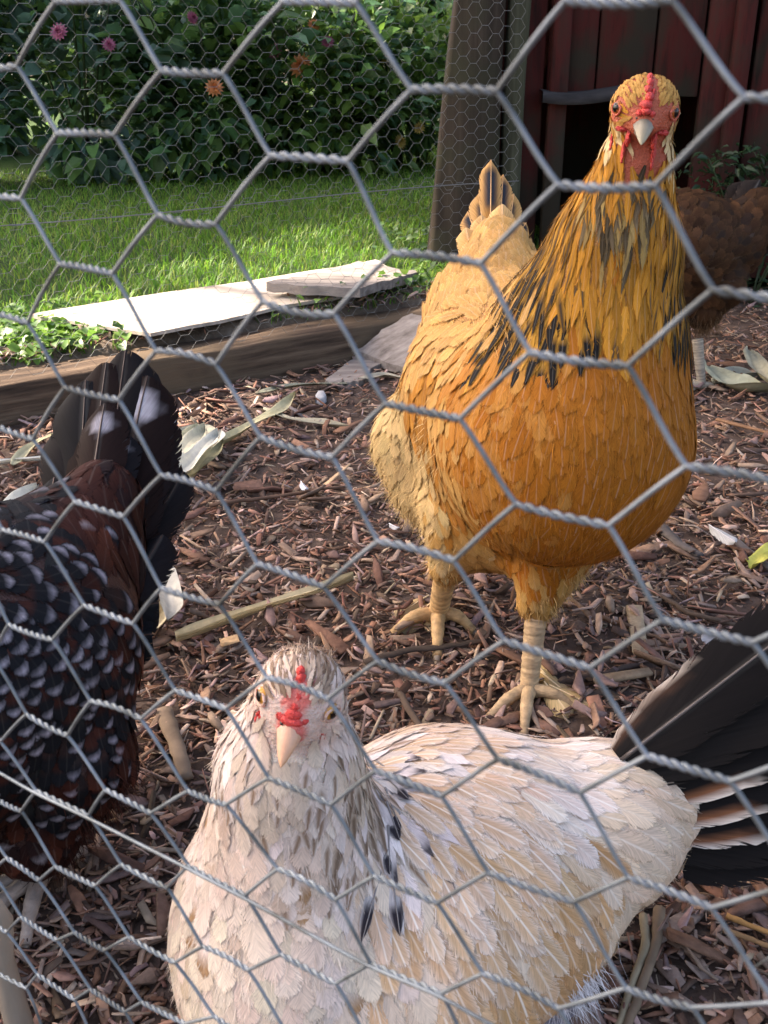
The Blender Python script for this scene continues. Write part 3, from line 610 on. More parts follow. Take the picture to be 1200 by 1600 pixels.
def quill(name, p0, p1, W, nrm, pal, parent, base, curve=0., cup=.12, shape=None, seed=0, twist=0., edge_white=None, dropped=0.):
    """one large flight or tail feather as its own object"""
    p0, p1 = np.asarray(p0, float), np.asarray(p1, float); d = unit(p1-p0); L = np.linalg.norm(p1-p0); nrm = unit(np.asarray(nrm, float)-d*(np.asarray(nrm, float)@d)); s = np.cross(d, nrm)
    prof = np.interp(TV, [0, .06, .2, .5, .8, .93, 1], [.12, .35, .72, .95, 1, .8, .2]) if shape is None else np.interp(TV, [0, .06, .2, .5, .8, .93, 1], shape)
    jag = 1+rng.normal(0, .025, (18, 9))*(np.abs(TU)[None] > .9)
    G = p0+d*(L*TV[:, None, None]-(.05*L*(TU*TU)[None, :, None]*TV[:, None, None]))+s*((prof*W*.5)[:, None]*TU[None]*jag)[..., None]
    nn = nrm[None, None]*(((curve*L*(TV**2))[:, None]-cup*W*(TU*TU)[None]+.03*W*np.sin(TV*9+seed)[:, None]*TU[None]))[..., None]; G = G+nn
    C = feather_cols(pal, 1, 9, 18, TU, TV)[0]
    if edge_white is not None:
        side_, cw, cb = edge_white[:3]; u_ = TU*side_-(edge_white[3] if len(edge_white) > 3 else 0.); wob = .05*np.sin(TV*23+seed)[:, None]
        k1 = np.clip((u_[None]-.55+wob)/.2, 0, 1)*np.clip((.40-TV)/.12, 0, 1)[:, None]; k2 = np.clip((u_[None]-.80+wob)/.08, 0, 1)*np.clip((.46-TV)/.08, 0, 1)[:, None]
        C[..., :3] = C[..., :3]*(1-k1[..., None])+np.array(cb)*k1[..., None]; C[..., :3] = C[..., :3]*(1-k2[..., None])+np.array(cw)*k2[..., None]
    m = MB(); FD = np.stack([np.broadcast_to(TU[None]*.80, (18, 9)), np.broadcast_to(TV[:, None]*.88, (18, 9)), np.full((18, 9), float(seed))], -1).reshape(-1, 3)
    i = np.arange(17)[:, None]*9; j = np.arange(8)[None]; Q = np.stack([i+j, i+j+1, i+10+j, i+9+j], -1).reshape(-1, 4)
    o = mesh_obj(name, G.reshape(-1, 3), [Q], M['feather'], parent, C=C.reshape(-1, 4), FD=FD, base=base)
    # the shaft
    ms = MB(); sp_ = G[:, 4]+nrm*.0004; ms.tube(sp_, np.linspace(.0011, .0003, 18)*np.clip(W/.03, .6, 1.4), 5, pal.get('quillc', np.array(pal['tip'])*1.3+.03)); ms.build('shaft', M['horn'], o)
    o.children[0].location = (0, 0, 0)
    me = o.children[0].data; vv = np.zeros(len(me.vertices)*3, np.float32); me.vertices.foreach_get('co', vv); me.vertices.foreach_set('co', (vv.reshape(-1, 3)-np.asarray(base, np.float32)).ravel())
    return o
def px3(x, y, Y): return at_y(float(x), float(y), Y)

# ---- head pieces
def lobes(name, items, mat, parent, base, c, jit=.0004, sub=2):
    """items: (centre, ax, ay, az) ellipsoids merged into one bumpy piece"""
    bm = bmesh.new()
    for o, a, b, d in items:
        m4 = Matrix(((a[0], b[0], d[0], o[0]), (a[1], b[1], d[1], o[1]), (a[2], b[2], d[2], o[2]), (0, 0, 0, 1))); bmesh.ops.create_icosphere(bm, subdivisions=sub, radius=1., matrix=m4)
    V = np.array([v.co[:] for v in bm.verts]); Tn = np.array([[v.index for v in f.verts] for f in bm.faces]); bm.free()
    V += rng.normal(0, jit, V.shape); C = np.array(c)*np.exp(rng.normal(0, .12, (len(V), 1)))
    return mesh_obj(name, V, [Tn], mat, parent, C=C, base=base)
def head_parts(root, base, hc, f, u, Rr, beak_c, beak_tip_c, iris, comb, red, wattle=None, beak_len=1.15, lid=(.5, .15, .1), squint=.6, eye_at=(.42, .74, .10), eye_r=.185):
    f = unit(f); u = unit(np.asarray(u, float)-f*(np.asarray(u, float)@f)); s = np.cross(f, u)              # s = image left/right axis
    def W(a, b, c_): return hc + (f*a+s*b+u*c_)*Rr
    # beak: upper and lower mandible
    for nm, up in (('upper_beak', 1), ('lower_beak', 0)):
        t = np.linspace(0, 1, 12); m = MB(); G = []
        for ti in t:
            if up: c0 = W(.72+beak_len*ti, 0, -.20-.14*ti-.30*ti**2.4); w = .29*(1-ti**1.5)**.75+.012; hh = .25*(1-ti**1.6)**.8+.012
            else: c0 = W(.72+beak_len*.72*ti, 0, -.40-.10*ti-.12*ti*ti); w = .26*(1-ti)**.7+.01; hh = .10*(1-ti)**.6+.008
            th = np.linspace(0, 2*math.pi, 13)[:-1]
            G.append([c0+(s*math.cos(a)*w*(1-.25*max(0, math.sin(a)))+u*math.sin(a)*hh)*Rr for a in th])
        G = np.array(G); G = np.concatenate([G, G[:, :1]], 1); cc = (np.array(beak_c)[None]*(1-t[:, None])+np.array(beak_tip_c)[None]*t[:, None]); m.sheet(G, np.repeat(cc[:, None], 13, 1)); ob = m.build(nm, M['horn'], root, base=base)
        if up:
            for sg in (-1, 1): lobes('nostril', [(W(.86, sg*.2, -.08), f*.12*Rr, s*.05*Rr, u*.05*Rr)], M['horn'], ob, (base), (.05, .03, .025), 0)
    for sg in (-1, 1):
        ec = W(eye_at[0], sg*eye_at[1], eye_at[2]); er = eye_r*Rr; out = unit(s*sg*.82+f*.55+u*.05)
        bm = bmesh.new(); bmesh.ops.create_uvsphere(bm, u_segments=24, v_segments=18, radius=er, matrix=Matrix.Translation(Vector(ec))); V = np.array([v.co[:] for v in bm.verts]); fs_ = [[v.index for v in q.verts] for q in bm.faces]; bm.free()
        ca = unit(V-ec)@out; C = np.where((ca > .74)[:, None], np.array([.004, .004, .004]), np.where((ca > .3)[:, None], np.array(iris), np.array(lid)*.5))
        e = mesh_obj('eye', V, [np.array([q for q in fs_ if len(q) == 4]), np.array([q for q in fs_ if len(q) == 3])], M['eye'], root, C=C, base=base)
        # eyelid ring
        a = unit(np.cross(out, u)); b = np.cross(a, out); th = np.linspace(0, 2*math.pi, 25)
        ring = np.array([ec+out*er*.55+a*math.cos(q)*er*1.06+b*math.sin(q)*er*(1.0 if math.sin(q) < 0 else squint) for q in th]); m = MB(); m.tube(ring, er*.17, 7, lid, cap=False); m.build('eyelid', M['skin'], root, base=base)
    # comb
    lobes('comb', [(W(a, b, c_), (f*x)*Rr, (s*y)*Rr, (u*z)*Rr) for a, b, c_, x, y, z in comb], M['skin'], root, base, red, .00022, 3)
    for a, b, c_, x, y, z in (wattle or ()):
        lobes('wattle', [(W(a, b, c_), (f*x)*Rr, (s*y)*Rr, (u*z)*Rr)], M['skin'], root, base, red, .0004, 3)
    return W
def leg(root, base, hock, ankle, toes, r0, r1, c, clawc, label=None):
    """scaly shank with toes in one mesh; claws are sub-parts"""
    m = MB(); NS = 48; t = np.linspace(0, 1, NS)[:, None]; P = hock*(1-t)+ankle*t; rr = np.linspace(r0, r1, NS)*(1+.05*(np.arange(NS) % 3 == 0)); cc = np.array(c)*np.exp(rng.normal(0, .14, (NS, 1)))*np.where((np.arange(NS) % 3 == 1)[:, None], .86, 1.); m.tube(P, rr, 12, cc)
    claws = []
    for tp, lift in toes:
        tp = np.asarray(tp, float); t = np.linspace(0, 1, 18)[:, None]; q = ankle*(1-t)+tp*t; q[:, 2] += lift*np.sin(t[:, 0]*math.pi); q[:, 2] = np.maximum(q[:, 2], r1*.55)
        rr = np.linspace(r1*.85, r1*.45, 18)*(1+.07*(np.arange(18) % 2))*(1+.06*np.sin(t[:, 0]*14)); m.tube(q, rr, 10, np.array(c)*np.exp(rng.normal(0, .12, (18, 1)))); claws.append((q[-1], unit(q[-1]-q[-3])))
    o = m.build('leg', M['scaly'], root, base=base)
    for p, d in claws:
        k = MB(); t = np.linspace(0, 1, 7)[:, None]; q = p+d*t*.013+np.array([0, 0, -1])*t**2*.006; k.tube(q, np.linspace(r1*.42, .0004, 7), 7, clawc); k.build('claw', M['horn'], o, base=base)
    return o
def skin_mesh(root, base, body, voxel, colour_fn):
    V, Q = body.mesh(voxel); mesh_obj('body', V, [Q], M['skin'], root, C=colour_fn(V), base=base); return V, Q

# ------------------------------------------------------------------ buff hen, standing
def buff_hen():
    base = at_z(800., 1080.); root = empty('buff_hen', base, 'large golden buff hen standing and staring at the camera', 'hen', 'hens in the run')
    HCn = np.array([.1845, .765, .490]); Rr = .0265; f = np.array([-.21, -1, -.08]); u = np.array([.05, -.1, 1])
    fu = unit(f)
    prims = [([.11, .985, .285], [.122, .90, .235], .070, .099), ([.122, .90, .235], [.15, .785, .232], .100, .100), ([.15, .785, .25], [.163, .80, .305], .092, .078),
             ([.163, .80, .305], [.178, .792, .385], .076, .050), ([.178, .792, .385], [.1845, .775, .455], .050, .026),
             (HCn, HCn, .0235, .0235), (HCn+fu*.010-[0, 0, .004], HCn+fu*.019-[0, 0, .006], .016, .009),
             ([.045, .93, .18], [.055, .92, .15], .055, .05), ([.11, .99, .32], [.115, 1.02, .35], .045, .03),
             ([.075, .86, .135], [.06, .85, .085], .040, .016), ([.155, .80, .15], [.135, .78, .085], .044, .016), ([.12, .86, .165], [.12, .86, .158], .075, .075)]
    B = Body(prims, .03)
    def cf(V):
        C = np.tile([.36, .16, .035], (len(V), 1)); q = V-HCn; fr = q@fu; C[(np.linalg.norm(q, axis=1) < .034) & (fr > .0)] = (.42, .10, .05)
        th = (np.linalg.norm(V-(HCn+[0, -.012, -.03]), axis=1) < .022); C[th] = (.34, .075, .035); return C
    V, Q = skin_mesh(root, base, B, .0055, cf)
    O1 = (.37, .130, .014); O2 = (.44, .185, .034); O3 = (.55, .31, .10); O4 = (.58, .41, .19); BL = (.012, .011, .010)
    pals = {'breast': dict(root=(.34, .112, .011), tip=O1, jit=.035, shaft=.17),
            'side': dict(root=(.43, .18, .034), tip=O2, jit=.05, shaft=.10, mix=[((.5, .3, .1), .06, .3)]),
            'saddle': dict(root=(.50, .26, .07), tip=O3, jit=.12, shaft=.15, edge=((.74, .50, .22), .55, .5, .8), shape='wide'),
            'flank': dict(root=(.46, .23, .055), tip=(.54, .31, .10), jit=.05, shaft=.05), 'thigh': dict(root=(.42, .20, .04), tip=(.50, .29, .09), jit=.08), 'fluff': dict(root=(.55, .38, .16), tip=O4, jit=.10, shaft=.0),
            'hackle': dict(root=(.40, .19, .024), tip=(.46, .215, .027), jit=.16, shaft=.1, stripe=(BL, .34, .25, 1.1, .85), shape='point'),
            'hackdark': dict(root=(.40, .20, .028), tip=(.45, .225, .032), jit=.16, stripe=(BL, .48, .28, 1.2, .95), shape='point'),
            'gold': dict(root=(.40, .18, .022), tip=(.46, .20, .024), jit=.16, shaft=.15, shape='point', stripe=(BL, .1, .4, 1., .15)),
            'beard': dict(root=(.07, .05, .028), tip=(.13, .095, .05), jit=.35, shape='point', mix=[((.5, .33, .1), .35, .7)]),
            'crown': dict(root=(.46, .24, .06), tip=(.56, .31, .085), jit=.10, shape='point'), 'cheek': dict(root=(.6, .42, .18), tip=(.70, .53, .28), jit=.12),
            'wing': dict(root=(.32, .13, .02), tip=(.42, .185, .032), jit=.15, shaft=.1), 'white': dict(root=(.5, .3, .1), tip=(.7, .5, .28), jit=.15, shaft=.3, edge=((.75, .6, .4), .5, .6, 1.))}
    st = [ # head
        (1008, 122, 0, -.3, .007, .0028, .0005, .012, 'crown'), (985, 145, -.6, -.7, .007, .0028, .0005, .012, 'crown'), (1030, 145, .6, -.7, .007, .0028, .0005, .012, 'crown'), (980, 170, -.4, -1, .006, .0024, .0004, .008, 'crown'), (1032, 172, .4, -1, .006, .0024, .0004, .008, 'crown'), (948, 195, -.2, 1, .010, .005, .0012, .008, 'cheek'), (1058, 200, .2, 1, .010, .005, .0012, .008, 'cheek'), (955, 215, -.2, 1, .009, .004, .001, .008, 'cheek'), (1050, 222, .1, 1, .009, .004, .001, .008, 'cheek'),
        # neck
        (940, 265, -.35, 1, .030, .006, .0016, .020, 'gold'), (1058, 270, .15, 1, .028, .006, .0016, .02, 'gold'), (968, 322, 0, 1, .014, .0032, .0015, .011, 'beard'), (985, 300, 0, 1, .012, .003, .0015, .009, 'beard'), (970, 355, 0, 1, .014, .0032, .0015, .010, 'beard'),
        (905, 365, -.4, 1, .05, .0055, .0016, .016, 'hackle'), (870, 440, -.4, 1, .05, .006, .0018, .014, 'hackdark'), (915, 440, -.2, 1, .05, .006, .0016, .014, 'hackle'), (1050, 380, .08, 1, .05, .0055, .0016, .014, 'hackle'), (925, 330, -.35, 1, .048, .0055, .0016, .022, 'hackle'), (1045, 340, .1, 1, .048, .0055, .0016, .02, 'hackle'), (880, 400, -.4, 1, .055, .0065, .0018, .022, 'hackdark'), (935, 400, -.1, 1, .042, .0055, .0015, .02, 'gold'), (1000, 430, 0, 1, .040, .006, .0014, .025, 'gold'), (1052, 430, .05, 1, .05, .006, .0018, .02, 'hackdark'),
        (835, 470, -.5, .9, .056, .0075, .002, .022, 'hackdark'), (890, 480, -.2, 1, .054, .0075, .002, .02, 'hackdark'), (950, 490, 0, 1, .038, .0075, .0014, .025, 'gold'), (1062, 465, .05, 1, .05, .007, .002, .012, 'hackdark'), (1060, 530, .02, 1, .045, .008, .002, .012, 'hackdark'), (1046, 480, .03, 1, .05, .007, .002, .012, 'hackdark'), (1035, 400, .03, 1, .05, .006, .0018, .012, 'hackdark'), (870, 555, -.1, 1, .045, .009, .002, .014, 'hackdark'), (910, 520, -.05, 1, .045, .008, .002, .014, 'hackdark'), (840, 420, -.4, 1, .055, .007, .0018, .016, 'hackdark'), (800, 520, -.8, .8, .05, .008, .002, .018, 'hackdark'), (860, 530, -.2, 1, .05, .008, .002, .018, 'hackdark'), (1055, 500, .03, 1, .05, .008, .002, .018, 'hackdark'), (790, 550, -.7, .7, .04, .010, .003, .015, 'hackdark'),
        # breast and sides
        (930, 590, 0, 1, .028, .013, .0006, .04, 'breast'), (1040, 620, .05, 1, .028, .013, .0006, .04, 'breast'), (950, 700, 0, 1, .028, .013, .0006, .05, 'breast'), (860, 700, -.15, 1, .028, .013, .0006, .05, 'breast'), (1050, 720, -.1, 1, .028, .013, .0006, .04, 'breast'), (880, 830, -.1, 1, .026, .013, .0006, .05, 'breast'), (980, 800, -.2, 1, .026, .013, .0006, .04, 'breast'),
        (800, 640, -.35, 1, .028, .014, .002, .04, 'side'), (760, 760, -.35, 1, .028, .016, .002, .05, 'side'), (705, 650, -.4, .9, .028, .014, .002, .03, 'flank'), (715, 740, -.3, 1, .028, .015, .0018, .03, 'flank'), (715, 850, -.2, 1, .026, .015, .0018, .035, 'flank'), (800, 780, -.2, 1, .028, .014, .001, .04, 'side'),
        # wing edge, saddle
        (675, 590, -.5, .8, .045, .016, .003, .02, 'wing'), (672, 640, -.35, .9, .045, .016, .003, .02, 'wing'), (760, 600, -.5, .8, .026, .015, .003, .03, 'side'), (700, 540, -.3, .9, .026, .015, .003, .03, 'saddle'), (740, 480, -.1, -.9, .026, .017, .0034, .03, 'saddle'), (800, 480, .0, -1, .026, .017, .0034, .03, 'saddle'), (690, 470, -.5, -.6, .026, .016, .0034, .03, 'saddle'), (760, 400, .1, -1, .028, .018, .0036, .03, 'saddle'), (700, 420, -.2, -1, .028, .018, .0034, .03, 'saddle'), (820, 400, .1, -1, .028, .018, .0034, .03, 'saddle'), (770, 350, 0, -1, .035, .020, .0036, .025, 'saddle'),
        # rear fluff and thighs
        (640, 680, -.7, .8, .03, .016, .0035, .03, 'fluff'), (630, 760, -.3, 1, .03, .016, .0035, .03, 'fluff'), (660, 830, -.1, 1, .028, .015, .003, .03, 'fluff'), (690, 880, 0, 1, .022, .012, .002, .02, 'side'), (900, 920, .6, .8, .026, .009, .002, .02, 'thigh'), (850, 940, -.05, 1, .022, .009, .0015, .02, 'thigh')]
    eyeL = HCn+fu*.011
    def skip(P):
        q = P-HCn; fr = q@fu; near = np.linalg.norm(q, axis=1) < .036; lat_ = q[:, 0]; up = q[:, 2]
        eyes = np.zeros(len(P), bool)
        for sg in (-1, 1): eyes |= np.linalg.norm(q-(fu*.0112+np.array([sg*.0175, 0, .0012])), axis=1) < .0075
        lore = near & (fr > .014) & (up < .0035) & (np.abs(lat_) < .013); comb_ = near & (np.abs(lat_) < .0032) & (fr > .004); face = near & (fr > .004) & (up < -.006) & (np.abs(lat_) < .016)
        thr = (np.abs(P[:, 0]-HCn[0]) < .011) & (P[:, 2] < HCn[2]-.008) & (P[:, 2] > HCn[2]-.034) & (P[:, 1] < HCn[1]+.015)
        lore |= eyes | comb_
        return face | lore | thr
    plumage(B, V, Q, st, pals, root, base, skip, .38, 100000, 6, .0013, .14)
    fluff(B, [(600+i*12, 690+j*24) for i in range(8) for j in range(7)], 2600, .013, O4, root, base, (-.2, .1, -1.), .015)
    fluff(B, [(690, 880), (700, 900), (680, 900), (880, 900), (920, 900), (935, 925), (860, 930), (840, 950)], 1300, .011, (.52, .32, .12), root, base, (.1, .1, -1.), .012, name='thigh_down')
    fluff(B, [(700+i*20, 640+j*30) for i in range(4) for j in range(8)], 500, .010, (.52, .30, .09), root, base, (-.1, .1, -1), .012, name='side_down', lift=(.03, .2), wild=.15)
    fluff(B, [(800+i*28, 590+j*30) for i in range(10) for j in range(10)], 5200, .012, (.40, .15, .02), root, base, (-.05, .05, -1), .016, .22, 'breast_barbs', (.02, .10), .06)
    fluff(B, [(680+i*22, 400+j*24) for i in range(7) for j in range(7)], 2600, .010, (.58, .34, .12), root, base, (-.05, .6, .5), .014, .2, 'saddle_barbs', (.05, .3), .2)
    red = (.50, .05, .04)
    comb = [(.95, 0, .10, .20, .13, .10), (.85, .02, .25, .22, .16, .13), (.72, -.03, .42, .20, .13, .14), (.60, .03, .58, .18, .12, .13), (.45, 0, .72, .18, .10, .14), (.30, .02, .84, .16, .08, .12), (.92, .16, .05, .14, .09, .08), (.92, -.16, .05, .14, .09, .08), (.70, .13, .45, .1, .06, .08), (.62, -.12, .55, .1, .06, .08)]
    wat = [(.52, .40, -1.05, .20, .055, .42), (.52, -.38, -1.08, .20, .055, .42), (.16, .74, -.98, .18, .045, .38), (.16, -.70, -1.0, .18, .045, .38), (.62, .34, -.62, .20, .07, .24), (.62, -.34, -.62, .20, .07, .24), (.60, .52, -.42, .14, .18, .06), (.60, -.52, -.42, .14, .18, .06)]
    head_parts(root, base, HCn, f, u, Rr, (.11, .10, .10), (.33, .28, .17), (.35, .10, .02), comb, red, wat, .78, (.45, .10, .055), .45, (.46, .67, .08))
    # tail: folded upright fan with dark centres and buff edges
    tp = dict(root=(.42, .2, .05), tip=(.5, .27, .09), jit=.1, stripe=((.03, .035, .045), .45, .3, .92, 1.), edge=((.55, .33, .13), .5, .9, 1.), shaft=.0); tp3 = dict(root=(.42, .2, .05), tip=(.5, .28, .10), jit=.1, stripe=((.03, .035, .045), .2, .35, .8, 1.), edge=((.55, .33, .13), .4, .95, 1.), shaft=.0)
    tp2 = dict(root=(.5, .27, .08), tip=(.62, .38, .15), jit=.08, shaft=.25, edge=((.72, .48, .22), .6, .5, 1.))
    for i, (bx, by, tx, ty, w) in enumerate([(750, 385, 730, 328, .024), (757, 375, 748, 300, .024), (766, 368, 768, 247, .024), (780, 368, 787, 270, .024), (793, 372, 804, 300, .024), (802, 380, 824, 345, .024)]):
        quill('tail_feather', px3(bx, by, 1.045+.006*i), px3(tx, ty, 1.085+.006*i), w, (0, -1, .25), tp if i in (0, 2, 3, 5) else tp3, root, base, -.05, .25, seed=i)
    for i, (bx, by, tx, ty, w) in enumerate([(760, 400, 752, 335, .026), (785, 400, 785, 318, .028), (740, 410, 728, 355, .025), (800, 410, 806, 345, .026), (770, 420, 765, 360, .028), (790, 425, 795, 365, .028), (748, 425, 738, 372, .026), (812, 425, 824, 370, .024)]):
        quill('tail_covert', px3(bx, by, 1.032-.004*i), px3(tx, ty, 1.060-.006*i), w, (0, -1, .3), tp2, root, base, -.03, .3, shape=[.2, .5, .8, 1, 1, .85, .45], seed=10+i)
    for i, (bx, by, tx, ty) in enumerate([(700, 560, 652, 672), (706, 556, 660, 668), (712, 552, 668, 660)]):
        quill('wing_feather', px3(bx, by, .855+.004*i), px3(tx, ty, .872+.004*i), .022, (-.8, -.5, .2), dict(root=(.3, .13, .02), tip=(.36, .15, .025), jit=.1, spang=((.05, .02, .01), .9, 1.)), root, base, -.02, .2, seed=20+i)
    lc = (.42, .29, .16); cl = (.30, .24, .17)
    a = at_z(826., 1078., .014); leg(root, base, np.array([.137, .785, .10]), a, [(at_z(764., 1122., .004), .006), (at_z(818., 1150., .004), .008), (at_z(900., 1108., .004), .006), (a+[.01, .035, -.01], .004)], .0105, .0080, lc, cl)
    a2 = at_z(684., 962., .014); leg(root, base, np.array([.062, .853, .10]), a2, [(at_z(612., 992., .004), .01), (at_z(683., 1028., .004), .01), (at_z(740., 988., .004), .01), (a2+[-.005, .03, -.008], .004)], .012, .0095, (.46, .29, .13), cl)
    # foot feathers
    ff = dict(root=(.5, .34, .15), tip=(.66, .50, .28), jit=.12, shaft=.3)
    for i, (bx, by, tx, ty, w) in enumerate([(845, 1050, 905, 1098, .022), (850, 1065, 892, 1118, .02), (858, 1070, 948, 1112, .018), (840, 1040, 880, 1085, .02), (845, 1020, 862, 1070, .014), (675, 940, 625, 985, .022), (670, 930, 612, 965, .02), (690, 930, 672, 985, .018)]):
        p = at_z(float(bx), float(by), .02); q = at_z(float(tx), float(ty), .008); quill('foot_feather', p, q, w, (0, -.5, 1), ff, root, base, -.04, .3, seed=30+i)
    return root
buff_hen()

